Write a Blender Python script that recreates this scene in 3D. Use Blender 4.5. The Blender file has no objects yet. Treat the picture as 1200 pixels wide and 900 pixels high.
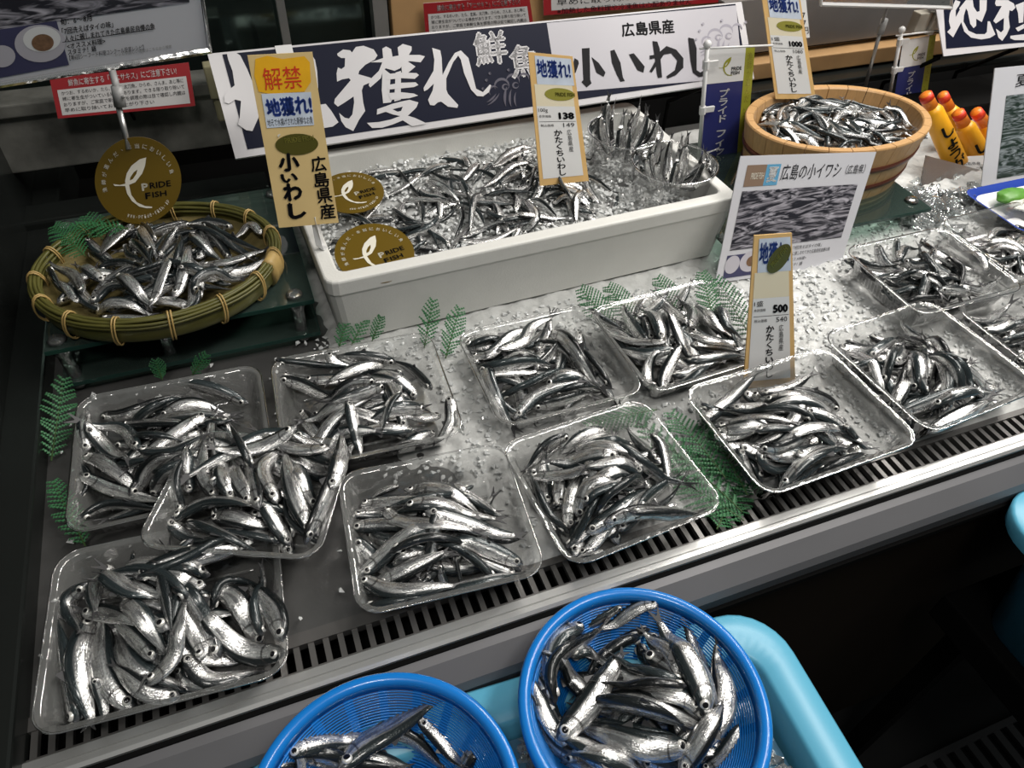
import bpy, bmesh, math, random
import numpy as np
from mathutils import Vector, Matrix, noise
from mathutils.geometry import tessellate_polygon
random.seed(7); RNG = np.random.RandomState(7)
SC = bpy.context.scene; COL = SC.collection

# ------------------------------------------------------------------ camera
FPX = 867.0; H = 0.62                     # focal length in pixels of the 1200x900 frame, eye height above the deck
v1 = np.array([2971., -726., FPX]); v2 = np.array([-473., -900., FPX])
v1 /= np.linalg.norm(v1); v2 -= v1*(v1@v2); v2 /= np.linalg.norm(v2); v3 = np.cross(v1, v2)
RW = np.array([v1, v2, v3]); CAM = np.array([0., 0., H])
cam = bpy.data.objects.new('camera', bpy.data.cameras.new('camera')); COL.objects.link(cam)
cam.data.sensor_width = 36.0; cam.data.lens = FPX/1200*36; cam.data.clip_start = .01
M4 = Matrix.Identity(4)
for r in range(3):
    M4[r][0] = RW[r, 0]; M4[r][1] = -RW[r, 1]; M4[r][2] = -RW[r, 2]; M4[r][3] = CAM[r]
cam.matrix_world = M4; SC.camera = cam
# ------------------------------------------------------------------ world, lights, exposure
w = bpy.data.worlds.new('shop_air'); SC.world = w; w.use_nodes = True
w.node_tree.nodes['Background'].inputs[0].default_value = (.93, 1, .98, 1)
w.node_tree.nodes['Background'].inputs[1].default_value = .085
SC.view_settings.view_transform = 'Standard'; SC.view_settings.look = 'None'
SC.view_settings.gamma = 1; SC.view_settings.use_curve_mapping = False
SC.view_settings.exposure = 0.5
SC.cycles.max_bounces = 10; SC.cycles.transparent_max_bounces = 24; SC.cycles.transmission_bounces = 8
SC.cycles.glossy_bounces = 5; SC.cycles.diffuse_bounces = 3; SC.cycles.sample_clamp_indirect = 6
SC.cycles.caustics_reflective = False; SC.cycles.caustics_refractive = False
def area(name, loc, target, sx, sy, watts, col=(1, .955, .895)):
    l = bpy.data.lights.new(name, 'AREA'); l.shape = 'RECTANGLE'; l.size = sx; l.size_y = sy; l.energy = watts; l.color = col
    o = bpy.data.objects.new(name, l); COL.objects.link(o); o.location = loc
    o.rotation_euler = (Vector(target)-Vector(loc)).to_track_quat('-Z', 'Y').to_euler(); return o
area('case_strip_light', (1.15, 1.28, 1.20), (.75, .55, 0), 1.9, .10, 17)
area('case_strip_light_2', (1.3, .62, 1.35), (.8, .5, 0), 1.5, .05, 9)
area('ceiling_panel_light', (1.15, .15, 1.95), (.75, .5, 0), 1.2, .3, 16)
area('ceiling_spot_light', (-.15, -.35, 1.75), (.05, .3, 0), .35, .2, 5.5)

# ------------------------------------------------------------------ helpers
def ray(px, py): return RW @ np.array([px-600., py-450., FPX])
def on(px, py, P, n):
    d = ray(px, py); P = np.array(P, float); n = np.array(n, float)
    return CAM + d*(((P-CAM)@n)/(d@n))
def onz(px, py, z=0.): return on(px, py, (0, 0, z), (0, 0, 1))
def ony(px, py, y): return on(px, py, (0, y, 0), (0, 1, 0))

def tag(o, label=None, cat=None, group=None, kind=None):
    if label: o['label'] = label
    if cat: o['category'] = cat
    if group: o['group'] = group
    if kind: o['kind'] = kind
    return o
def empty(name, loc, label, cat, group=None):
    o = bpy.data.objects.new(name, None); COL.objects.link(o); o.location = loc; o.empty_display_size = .02
    return tag(o, label, cat, group)
def link(name, me, mat=None, parent=None, smooth=False, kind=None):
    if mat is not None:
        for m in (mat if isinstance(mat, (list, tuple)) else [mat]): me.materials.append(m)
    o = bpy.data.objects.new(name, me); COL.objects.link(o)
    if parent is not None:
        o.parent = parent
        o.matrix_parent_inverse = Matrix.Identity(4); o.location = -parent.location if parent.parent is None else (0, 0, 0)
    if smooth: me.polygons.foreach_set('use_smooth', [True]*len(me.polygons))
    if kind: o['kind'] = kind
    return o
def obj(name, bm, mat=None, parent=None, smooth=False, kind=None):
    me = bpy.data.meshes.new(name); bm.normal_update(); bm.to_mesh(me); bm.free()
    return link(name, me, mat, parent, smooth, kind)
def child(name, me, parent, mat4, kind=None):
    o = bpy.data.objects.new(name, me); COL.objects.link(o); o.parent = parent; o.matrix_local = mat4; return o
def pyd(name, vs, fs, mat=None, parent=None, smooth=False, kind=None):
    me = bpy.data.meshes.new(name); me.from_pydata([tuple(map(float, v)) for v in vs], [], fs); me.update()
    return link(name, me, mat, parent, smooth, kind)
def box(bm, x0, x1, y0, y1, z0, z1, bev=0, M=None):
    n0 = len(bm.verts)
    g = bmesh.ops.create_cube(bm, size=1)['verts']
    for v in g: v.co = Vector(((x0+x1)/2+v.co.x*(x1-x0), (y0+y1)/2+v.co.y*(y1-y0), (z0+z1)/2+v.co.z*(z1-z0)))
    if bev:
        es = list({e for v in g for e in v.link_edges})
        r = bmesh.ops.bevel(bm, geom=es, offset=bev, segments=2, affect='EDGES', profile=.6)
        g = list({v for f in r['faces'] for v in f.verts} | {v for v in g if v.is_valid})
    if M is not None: bmesh.ops.transform(bm, matrix=M, verts=[v for v in g if v.is_valid])
def quadslab(name, q, th, mat, parent=None, off=0.):
    """q: four world corners TL TR BR BL; a thin slab whose front face is q pushed along the normal by off"""
    q = [Vector(p) for p in q]; n = (q[1]-q[0]).cross(q[3]-q[0]).normalized()
    if n.dot(Vector(CAM)-q[0]) < 0: n = -n
    f = [p+n*off for p in q]; b = [p-n*th for p in f]
    return pyd(name, f+b, [(0, 1, 2, 3), (7, 6, 5, 4), (1, 0, 4, 5), (2, 1, 5, 6), (3, 2, 6, 7), (0, 3, 7, 4)], mat, parent), n
def tube(bm, pts, r, seg=8, closed=False, cap=True, flat=1.0):
    pts = [Vector(p) for p in pts]; n = len(pts); rings = []
    rr = r if isinstance(r, (list, tuple)) else [r]*n
    up = Vector((0, 0, 1)); 
    for i, p in enumerate(pts):
        a = pts[(i-1) % n] if (closed or i > 0) else p; b = pts[(i+1) % n] if (closed or i < n-1) else p
        t = (b-a).normalized(); s = t.cross(up)
        if s.length < .05: s = t.cross(Vector((0, 1, 0)))
        s.normalize(); u = s.cross(t)
        rings.append([bm.verts.new(p+s*math.cos(2*math.pi*k/seg)*rr[i]+u*math.sin(2*math.pi*k/seg)*rr[i]*flat) for k in range(seg)])
    for i in range(n if closed else n-1):
        A, B = rings[i], rings[(i+1) % n]
        for k in range(seg): bm.faces.new((A[k], A[(k+1) % seg], B[(k+1) % seg], B[k]))
    if cap and not closed: bm.faces.new(rings[0][::-1]); bm.faces.new(rings[-1])
def circle(c, r, n=48, ry=None): return [(c[0]+r*math.cos(2*math.pi*i/n), c[1]+(ry or r)*math.sin(2*math.pi*i/n), c[2]) for i in range(n)]
def loft(bm, rings, cap0=False, cap1=False):
    R = [[bm.verts.new(p) for p in r] for r in rings]; n = len(R[0])
    for A, B in zip(R, R[1:]):
        for k in range(n): bm.faces.new((A[k], A[(k+1) % n], B[(k+1) % n], B[k]))
    if cap0: bm.faces.new(R[0][::-1])
    if cap1: bm.faces.new(R[-1])
def rrect(hx, hy, r, n=6):
    o = []
    for cx, cy, a0 in ((hx-r, hy-r, 0), (-hx+r, hy-r, 90), (-hx+r, -hy+r, 180), (hx-r, -hy+r, 270)):
        for k in range(n+1):
            a = math.radians(a0+90*k/n); o.append((cx+r*math.cos(a), cy+r*math.sin(a)))
    return o
def rrect_d(hx, hy, r, step, n=5):
    """rounded rectangle with straight sides subdivided"""
    p = rrect(hx, hy, r, n); o = []
    for i, a in enumerate(p):
        b = p[(i+1) % len(p)]; L = math.dist(a, b); k = max(1, int(L/step))
        for j in range(k): o.append((a[0]+(b[0]-a[0])*j/k, a[1]+(b[1]-a[1])*j/k))
    return o

# ------------------------------------------------------------------ materials
MATS = {}
def mat(name, col=(.5, .5, .5), rough=.5, metal=0., **k):
    if name in MATS: return MATS[name]
    m = bpy.data.materials.new(name); m.use_nodes = True; b = m.node_tree.nodes['Principled BSDF']
    b.inputs['Base Color'].default_value = (*col, 1); b.inputs['Roughness'].default_value = rough; b.inputs['Metallic'].default_value = metal
    for kk, v in k.items():
        if kk in ('bump', 'bscale', 'vary', 'vscale', 'stretch'): continue
        b.inputs[kk.replace('_', ' ')].default_value = v
    nt = m.node_tree; N = nt.nodes; Lk = nt.links
    if k.get('bump') or k.get('vary'):
        tc = N.new('ShaderNodeTexCoord'); mp = N.new('ShaderNodeMapping'); Lk.new(tc.outputs['Object'], mp.inputs[0])
        mp.inputs['Scale'].default_value = k.get('stretch', (1, 1, 1))
    if k.get('vary'):
        nz = N.new('ShaderNodeTexNoise'); nz.inputs['Scale'].default_value = k.get('vscale', 20); nz.inputs['Detail'].default_value = 5
        Lk.new(mp.outputs[0], nz.inputs['Vector'])
        mx = N.new('ShaderNodeMixRGB'); mx.inputs[1].default_value = (*[c*(1-k['vary']) for c in col], 1); mx.inputs[2].default_value = (*[min(1, c*(1+k['vary'])) for c in col], 1)
        Lk.new(nz.outputs[0], mx.inputs[0]); Lk.new(mx.outputs[0], b.inputs['Base Color'])
    if k.get('bump'):
        nb = N.new('ShaderNodeTexNoise'); nb.inputs['Scale'].default_value = k.get('bscale', 60); nb.inputs['Detail'].default_value = 4
        Lk.new(mp.outputs[0], nb.inputs['Vector']); bp = N.new('ShaderNodeBump'); bp.inputs['Strength'].default_value = k['bump']; bp.inputs['Distance'].default_value = .002
        Lk.new(nb.outputs[0], bp.inputs['Height']); Lk.new(bp.outputs[0], b.inputs['Normal'])
    MATS[name] = m; return m
def fish_mat():
    m = bpy.data.materials.new('fish_skin'); m.use_nodes = True; nt = m.node_tree; N = nt.nodes; L = nt.links; b = N['Principled BSDF']
    at = N.new('ShaderNodeAttribute'); at.attribute_name = 'fuv'; sp = N.new('ShaderNodeSeparateXYZ'); L.new(at.outputs['Vector'], sp.inputs[0])
    def mth(op, a, c=None, d=None):
        n = N.new('ShaderNodeMath'); n.operation = op
        for i, x in enumerate((a, c, d)):
            if x is None: continue
            if isinstance(x, (int, float)): n.inputs[i].default_value = x
            else: L.new(x, n.inputs[i])
        return n.outputs[0]
    def ss(x, a, c):
        n = N.new('ShaderNodeMapRange'); n.interpolation_type = 'SMOOTHSTEP'; n.inputs['From Min'].default_value = a; n.inputs['From Max'].default_value = c; L.new(x, n.inputs['Value']); return n.outputs[0]
    def mix(f, a, c):
        n = N.new('ShaderNodeMixRGB'); L.new(f, n.inputs[0]) if not isinstance(f, float) else setattr(n.inputs[0], 'default_value', f)
        for i, x in ((1, a), (2, c)):
            if isinstance(x, tuple): n.inputs[i].default_value = (*x, 1)
            else: L.new(x, n.inputs[i])
        return n.outputs[0]
    u, v, s = sp.outputs
    # noise stretched along the body: coordinates (u*6, v*14, seed)
    cb = N.new('ShaderNodeCombineXYZ'); L.new(mth('MULTIPLY', u, 5.), cb.inputs[0]); L.new(mth('MULTIPLY', v, 9.), cb.inputs[1]); L.new(mth('MULTIPLY', s, 37.), cb.inputs[2])
    n1 = N.new('ShaderNodeTexNoise'); n1.inputs['Scale'].default_value = 1.; n1.inputs['Detail'].default_value = 4; L.new(cb.outputs[0], n1.inputs['Vector'])
    cb2 = N.new('ShaderNodeCombineXYZ'); L.new(mth('MULTIPLY', u, 46.), cb2.inputs[0]); L.new(mth('MULTIPLY', v, 22.), cb2.inputs[1]); L.new(mth('MULTIPLY', s, 37.), cb2.inputs[2])
    n2 = N.new('ShaderNodeTexVoronoi'); n2.inputs['Scale'].default_value = 1.; L.new(cb2.outputs[0], n2.inputs['Vector'])
    vv = mth('ADD', v, mth('MULTIPLY', mth('SUBTRACT', n1.outputs[0], .5), .10))
    vv = mth('ADD', vv, mth('MULTIPLY', mth('SUBTRACT', s, .5), .10))
    back = ss(vv, .57, .66)
    flank = mix(ss(n1.outputs[0], .36, .60), (.45, .45, .455), (.95, .945, .93))
    flank = mix(mth('MULTIPLY', ss(n2.outputs['Distance'], .35, .8), .35), flank, (.22, .22, .23))
    # darker line between back and flank, pale belly
    c = mix(back, flank, mix(s, (.006, .007, .008), (.03, .042, .046)))
    edge = mth('MULTIPLY', ss(vv, .50, .53), mth('SUBTRACT', 1., ss(vv, .545, .58)))
    c = mix(mth('MULTIPLY', edge, .6), c, (.95, .97, .96))
    # gill cover arc
    gu = mth('ADD', u, mth('MULTIPLY', mth('POWER', mth('ABSOLUTE', mth('SUBTRACT', v, .42)), 2.), .35))
    gill = mth('MULTIPLY', ss(gu, .205, .215), mth('SUBTRACT', 1., ss(gu, .222, .235)))
    c = mix(mth('MULTIPLY', gill, .8), c, (.05, .045, .045))
    tip = mth('SUBTRACT', 1., ss(u, .01, .07)); c = mix(mth('MULTIPLY', tip, .7), c, (.10, .10, .11))
    tl = ss(u, .9, 1.); c = mix(mth('MULTIPLY', tl, .5), c, (.10, .10, .10))
    L.new(c, b.inputs['Base Color'])
    L.new(mth('SUBTRACT', .88, mth('MULTIPLY', back, .5)), b.inputs['Metallic'])
    L.new(mth('ADD', .14, mth('MULTIPLY', n1.outputs[0], .26)), b.inputs['Roughness'])
    b.inputs['Coat Weight'].default_value = .7; b.inputs['Coat Roughness'].default_value = .07
    bp = N.new('ShaderNodeBump'); bp.inputs['Strength'].default_value = .5; bp.inputs['Distance'].default_value = .0009
    L.new(mth('ADD', mth('MULTIPLY', n1.outputs[0], 1.0), mth('MULTIPLY', n2.outputs['Distance'], .5)), bp.inputs['Height']); L.new(bp.outputs[0], b.inputs['Normal'])
    return m
def film(name, tint=(1, 1, 1), gloss=.06, rough=.08, haze=.05, hazecol=(.8, .82, .82), bump=.3, bscale=45):
    """thin clear plastic: lets light straight through, shines at glancing angles, a little haze"""
    m = bpy.data.materials.new(name); m.use_nodes = True; nt = m.node_tree; N = nt.nodes; L = nt.links; N.clear()
    out = N.new('ShaderNodeOutputMaterial'); tr = N.new('ShaderNodeBsdfTransparent'); tr.inputs[0].default_value = (*tint, 1)
    gl = N.new('ShaderNodeBsdfGlossy'); gl.inputs['Roughness'].default_value = rough
    df = N.new('ShaderNodeBsdfDiffuse'); df.inputs[0].default_value = (*hazecol, 1)
    tc = N.new('ShaderNodeTexCoord'); nz = N.new('ShaderNodeTexNoise'); nz.inputs['Scale'].default_value = bscale; nz.inputs['Detail'].default_value = 2
    L.new(tc.outputs['Object'], nz.inputs['Vector']); bp = N.new('ShaderNodeBump'); bp.inputs['Strength'].default_value = bump; bp.inputs['Distance'].default_value = .004
    L.new(nz.outputs[0], bp.inputs['Height']); L.new(bp.outputs[0], gl.inputs['Normal'])
    fr = N.new('ShaderNodeFresnel'); fr.inputs['IOR'].default_value = 1.5; L.new(bp.outputs[0], fr.inputs['Normal'])
    ad = N.new('ShaderNodeMath'); ad.operation = 'MULTIPLY_ADD'; ad.inputs[1].default_value = 1.3; ad.inputs[2].default_value = gloss; ad.use_clamp = True; L.new(fr.outputs[0], ad.inputs[0])
    m1 = N.new('ShaderNodeMixShader'); m1.inputs[0].default_value = haze; L.new(tr.outputs[0], m1.inputs[1]); L.new(df.outputs[0], m1.inputs[2])
    m2 = N.new('ShaderNodeMixShader'); L.new(ad.outputs[0], m2.inputs[0]); L.new(m1.outputs[0], m2.inputs[1]); L.new(gl.outputs[0], m2.inputs[2])
    L.new(m2.outputs[0], out.inputs[0]); return m
def ice_mat(name, col, rough, trans, bump, bscale):
    m = mat(name, col, rough, 0, Transmission_Weight=trans, IOR=1.31, bump=bump, bscale=bscale); return m
FISH = fish_mat()
FIN = mat('fish_fin', (.075, .075, .078), .4, .2, Coat_Weight=.3)
EYEW = mat('eye_silver', (.85, .84, .80), .25, .4, Coat_Weight=1.); EYEB = mat('eye_pupil', (.006, .006, .008), .08)
CLEAR = film('clear_tray_plastic', gloss=.10, rough=.12, haze=.12, hazecol=(.80, .82, .80), bump=.6); CUP = film('clear_cup_plastic', gloss=.10, haze=.10); ACR = film('acrylic', gloss=.1, haze=.06, bump=.05)
GREENGLASS = film('green_glass', tint=(.72, .86, .80), gloss=.05, rough=.03, haze=.10, hazecol=(.30, .46, .40), bump=.02)
GLASSEDGE = mat('glass_edge', (.015, .05, .04), .1)
STEEL = mat('brushed_steel', (.50, .50, .49), .34, .85, bump=.06, bscale=300, stretch=(.04, 1, 1), vary=.12, vscale=8)
ALU = mat('aluminium_rail', (.66, .66, .65), .32, .8, bump=.05, bscale=200, stretch=(.02, 1, 1), vary=.12, vscale=10)
DARKSTEEL = mat('dark_steel', (.030, .034, .032), .22, .6, bump=.05, bscale=20, vary=.3, vscale=6)
NOSE = mat('grey_bumper', (.12, .12, .128), .45, .2, vary=.1, vscale=12)
BLACK = mat('black_void', (.003, .003, .003), .8, Specular_IOR_Level=.1); BROWNP = mat('front_panel_brown', (.016, .011, .007), .6, Specular_IOR_Level=.2)
FLOORM = mat('floor_dark', (.004, .004, .0045), .7, vary=.4, vscale=5); GRATE = mat('floor_grate', (.06, .058, .06), .5, .3)
FOAM = mat('foam_box_white', (.70, .70, .67), .55, 0, bump=.12, bscale=350, vary=.05, vscale=40)
ICEBED = mat('ice_bed', (.60, .61, .60), .14, 0, Transmission_Weight=.10, IOR=1.31, bump=.9, bscale=100, vary=.25, vscale=60)
GRILLE = mat('grille_steel', (.16, .155, .15), .4, .6)
ICECHIP = mat('ice_chip', (.78, .80, .80), .06, 0, Transmission_Weight=.15, IOR=1.31, Coat_Weight=.6); ICELUMP = film('ice_lump', tint=(.95, .98, .98), gloss=.10, rough=.05, haze=.13, hazecol=(.9, .93, .93), bump=.6, bscale=90)
BLUE = mat('blue_basket_plastic', (.006, .19, .62), .25, 0, Coat_Weight=.3, Subsurface_Weight=.0)
TUBB = mat('pale_blue_tub', (.11, .42, .60), .35, 0, bump=.05, bscale=40)
BAMB = mat('bamboo_olive', (.105, .10, .024), .38, 0, vary=.4, vscale=40, stretch=(1, 1, 4)); BAMBT = mat('bamboo_tan', (.48, .33, .12), .45, 0, vary=.25, vscale=60)
WOOD = mat('cypress_wood', (.50, .29, .12), .42, 0, vary=.22, vscale=60, stretch=(6, 6, .5)); COPPER = mat('copper_hoop', (.13, .035, .018), .35, .5)
WHITE = mat('paper_white', (.80, .80, .80), .35); CREAM = mat('card_cream', (.82, .74, .55), .4); CARDY = mat('card_tan_edge', (.78, .50, .20), .4, vary=.12, vscale=40)
NAVY = mat('banner_navy', (.011, .013, .028), .35, bump=.03, bscale=8, Specular_IOR_Level=.08); INK = mat('ink_black', (.006, .006, .008), .55, Specular_IOR_Level=.15); BANNERW = mat('banner_white', (.58, .57, .59), .3)
PALEGREY = mat('banner_pale', (.44, .43, .47), .3); WAVE = mat('banner_wave_print', (.05, .045, .075), .3); WAVE2 = mat('banner_wave_pale', (.30, .29, .34), .3)
BRONZE = mat('disc_bronze', (.16, .10, .008), .35, .25); IVORY = mat('logo_ivory', (.75, .72, .62), .4); PLASTICW = mat('white_clip_plastic', (.7, .7, .7), .3)
ORANGE = mat('marker_orange_yellow', (.90, .45, .01), .5, vary=.2, vscale=50); REDINK = mat('red_ink', (.65, .04, .01), .5); RED = mat('notice_red', (.30, .015, .02), .4)
BLUEINK = mat('blue_ink', (.02, .05, .25), .4, vary=.8, vscale=90); SKYP = mat('sky_print', (.62, .69, .80), .4, vary=.25, vscale=50)
NAVYFLAG = mat('flag_navy', (.022, .028, .14), .45); LIME = mat('flag_lime', (.34, .34, .03), .45); OLIVE = mat('olive_sticker', (.11, .10, .015), .25, .3); GOLDST = mat('gold_sticker', (.45, .42, .08), .25, .4)
FERN = mat('fern_green', (.035, .17, .06), .45, 0, vary=.35, vscale=60); FERND = mat('fern_stem', (.05, .10, .03), .5)
YELLOWT = mat('ginger_tube_yellow', (.85, .40, .015), .35); TUBCAP = mat('ginger_cap', (.80, .22, .02), .35)
TANBOARD = mat('tan_board', (.42, .25, .11), .6, vary=.15, vscale=30); MIRROR = mat('dark_mirror', (.09, .125, .115), .08, .9); GREYLEDGE = mat('grey_ledge', (.22, .21, .205), .4, .5, vary=.25, vscale=7)

# ================================================================== THE SETTING
def struct(name, bm, m, parent=None, smooth=False): return obj(name, bm, m, parent, smooth, 'structure')
bm = bmesh.new(); box(bm, -1.5, 3.2, -1.6, .9, -.93, -.88); struct('floor', bm, FLOORM)
g = empty('floor_grate', (1.3, .05, -.88), 'dark metal floor drain grate in front of the brown case base', 'grate')
for k in range(34):
    bm = bmesh.new(); x = .62+k*.034; box(bm, x, x+.016, -.45, .148, -.88, -.868); obj('slat', bm, GRATE, g)
bm = bmesh.new(); box(bm, .6, 1.8, .148, .16, -.88, -.866); box(bm, .6, 1.8, -.46, -.45, -.88, -.866); obj('frame', bm, GRATE, g)
# display case
case = empty('display_case', (.5, .6, -.88), 'refrigerated steel fish display case with aluminium front rail and brown base', 'display case')
bm = bmesh.new(); box(bm, -.32, 2.4, .275, .30, -.80, -.045); obj('front_panel', bm, BROWNP, case)
bm = bmesh.new(); box(bm, -.32, 2.4, .315, .33, -.88, -.80); obj('kick_plate', bm, BLACK, case)
def prof(name, pts, m, x0=-.32, x1=2.4, parent=None):
    bm = bmesh.new(); A = [bm.verts.new((x0, y, z)) for y, z in pts]; B = [bm.verts.new((x1, y, z)) for y, z in pts]
    for i in range(len(pts)): j = (i+1) % len(pts); bm.faces.new((A[i], A[j], B[j], B[i]))
    bm.faces.new(A[::-1]); bm.faces.new(B); bmesh.ops.recalc_face_normals(bm, faces=bm.faces); return obj(name, bm, m, parent or case)
prof('rail', [(.287, -.012), (.287, -.001), (.290, .001), (.2935, .001), (.2943, -.0005), (.2955, -.0005), (.2963, .001), (.3035, .001), (.305, -.001), (.305, -.012)], ALU)
prof('rail_gasket', [(.2835, -.014), (.2835, -.006), (.2872, -.004), (.2872, -.014)], BLACK)
prof('bumper', [(.256, -.050), (.254, -.030), (.258, -.022), (.276, -.010), (.2835, -.008), (.2835, -.05)], NOSE)
prof('bumper_lip', [(.252, -.056), (.252, -.049), (.275, -.049), (.275, -.056)], BLACK)
bm = bmesh.new(); box(bm, -.32, 2.4, .30, 1.32, -.10, -.06); obj('case_floor', bm, BLACK, case)
bm = bmesh.new(); box(bm, -.30, 2.4, .338, 1.10, -.03, -.006); obj('deck', bm, mat('deck_steel', (.13, .13, .128), .28, .5, bump=.35, bscale=45, vary=.35, vscale=14), case)
# side wall by the fish (dark polished steel)
bm = bmesh.new(); box(bm, -.300, -.262, .285, 1.3, -.05, .02, .003); box(bm, -.340, -.298, .285, 1.3, -.05, .34, .003); obj('side_wall', bm, DARKSTEEL, case)
gr = empty('drain_grille', (.5, .32, -.006), 'slotted steel air grille running behind the aluminium rail', 'grille')
for k in range(124):
    bm = bmesh.new(); x = -.26+k*.0128; box(bm, x, x+.0052, .3055, .338, -.012, -.006); obj('slat', bm, GRILLE, gr)
bm = bmesh.new(); box(bm, -.30, 1.6, .3045, .308, -.013, -.005); box(bm, -.30, 1.6, .330, .342, -.013, -.004); obj('frame', bm, GRILLE, gr)
# back of the case, read off the photograph on the vertical planes given
bm = bmesh.new(); box(bm, -.40, 3.2, 1.32, 1.36, -.1, 1.4); struct('wall_back', bm, BLACK)
back = empty('back_shelf', (.5, 1.2, .1), 'stepped steel rear shelf of the case behind the banner', 'shelf')
bm = bmesh.new(); box(bm, -.40, .02, 1.10, 1.13, .075, .165, .002); box(bm, -.40, .02, 1.09, 1.14, .155, .172, .002); obj('steel_ledge', bm, mat('ledge_painted_reflection', (.17, .17, .155), .3, .25, bump=.5, bscale=30, vary=.95, vscale=26), back)  # steel ledge; its mottled bright reflections are painted in as colour noise
bm = bmesh.new(); box(bm, -.40, .03, 1.04, 1.09, -.01, .032, .004); obj('lower_ledge', bm, DARKSTEEL, back)
bm = bmesh.new(); box(bm, .84, 2.6, 1.14, 1.16, .095, .19, .002); obj('grey_ledge', bm, GREYLEDGE, back)
bm = bmesh.new(); box(bm, .84, 2.6, 1.115, 1.16, .055, .085, .002); obj('tan_ledge', bm, TANBOARD, back)
bm = bmesh.new(); box(bm, .84, 2.6, 1.08, 1.16, .035, .05, .003); obj('dark_ledge', bm, DARKSTEEL, back)
bm = bmesh.new(); box(bm, .27, 1.2, 1.20, 1.22, .12, .30, .002); obj('tan_board', bm, TANBOARD, back)
bm = bmesh.new(); box(bm, -.40, .245, 1.24, 1.26, .10, .62); obj('mirror_panel', bm, MIRROR, back)
bm = bmesh.new(); box(bm, .10, .112, 1.20, 1.215, .14, .5); box(bm, .24, .262, 1.19, 1.215, .12, .5); obj('mirror_post', bm, STEEL, back)

# ================================================================== ICE BED
def ice_h(x, y):
    v = Vector((x, y, 0))
    return .0035*noise.noise(v*60)+.003*noise.noise(v*22)+.002*noise.noise(v*140)
def wall_dry(x, y):
    """the wall end of the deck carries almost no ice: bare wet steel shows there"""
    t = (x+.055*noise.noise(Vector((x*14, y*14, 5)))+(y-.55)*.25-.02)/.10; t = min(1, max(0, t)); return 1-t*t*(3-2*t)
def ice_bed():
    nx, ny = 440, 200; x0, x1, y0, y1 = -.262, 1.35, .337, 1.07
    xs = np.linspace(x0, x1, nx); ys = np.linspace(y0, y1, ny); V = []
    for j, y in enumerate(ys):
        for i, x in enumerate(xs):
            e = min(1, (y-y0)/.012)
            V.append((x, y, -.004*(1-e)+e*(ice_h(x, y)-.001)-.016*wall_dry(x, y)))
    F = [(j*nx+i, j*nx+i+1, (j+1)*nx+i+1, (j+1)*nx+i) for j in range(ny-1) for i in range(nx-1)]
    o = pyd('crushed_ice', V, F, ICEBED, None, True, 'stuff')
    tag(o, 'bed of wet crushed ice covering the case deck beneath the trays', 'ice')
ice_bed()
def ico_chip(r):
    d = [Vector((random.gauss(0, 1), random.gauss(0, 1), random.gauss(0, 1))).normalized()*r*random.uniform(.6, 1.2) for _ in range(8)]
    b = bmesh.new(); [b.verts.new(p) for p in d]; bmesh.ops.convex_hull(b, input=b.verts)
    b.verts.ensure_lookup_table(); b.verts.index_update()
    vs = [v.co.copy() for v in b.verts]; fs = [[v.index for v in f.verts] for f in b.faces]; b.free(); return vs, fs
CHIPS = [ico_chip(1) for _ in range(14)]
def chips(name, label, spots, mat_=None, smooth=False):
    """spots: (x, y, z, r)"""
    V = []; F = []
    for x, y, z, r in spots:
        vs, fs = random.choice(CHIPS); n = len(V); a = random.uniform(0, 6.28); ca, sa = math.cos(a)*r, math.sin(a)*r
        V += [(x+v.x*ca-v.y*sa, y+v.x*sa+v.y*ca, z+v.z*r*.7) for v in vs]; F += [[n+i for i in f] for f in fs]
    o = pyd(name, V, F, mat_ or ICECHIP, None, smooth, 'stuff'); return tag(o, label, 'ice')

# ================================================================== TRAYS
TR = {  # name: cx, cy, half x, half y, rot deg, base z, tilt about local x deg
 'T1': (-.145, .378, .094, .082, -4, .001, 0), 'T2': (-.130, .570, .094, .090, -2, .001, 0), 'T4': (.066, .570, .092, .084, -3, .001, 0),
 'T3': (-.062, .462, .080, .070, -24, .022, -3), 'T5': (.094, .388, .084, .078, -5, .001, 0), 'T6': (.277, .556, .086, .080, 0, .001, 0),
 'T7': (.455, .552, .092, .078, 3, .001, 0), 'T8': (.272, .384, .086, .079, 4, .001, 0), 'T9': (.497, .384, .100, .078, 2, .004, 0),
 'T10': (.700, .408, .090, .086, 4, .001, 0), 'T11': (.838, .552, .090, .076, 0, .001, 0), 'T12': (.900, .408, .086, .080, 2, .001, 0), 'T13': (1.03, .575, .088, .076, 2, .001, 0)}
TLAB = {
 'T1': 'clear plastic tray in the corner between dark side wall and rail', 'T2': 'clear plastic tray of anchovies below the bamboo basket by the dark wall',
 'T3': 'clear tray stacked at an angle on top of the trays around it', 'T4': 'clear tray with small fern tips behind it below the foam box corner',
 'T5': 'clear tray by the rail between the blue baskets and the stacked tray', 'T6': 'clear tray with an empty inner corner under the foam box middle',
 'T7': 'clear tray backed by fern sprigs beneath the foam box front', 'T8': 'clear tray by the rail with green fern spread along its side',
 'T9': 'deep ribbed clear tray by the rail at the foot of the 500 card', 'T10': 'ribbed clear tray by the rail, next beyond the 500 card',
 'T11': 'ribbed clear tray between the fish poster and the glass under the wooden tub', 'T12': 'clear tray by the rail, last one cut by the photo edge',
 'T13': 'clear tray beyond the wooden tub near the lemon platter'}
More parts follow.
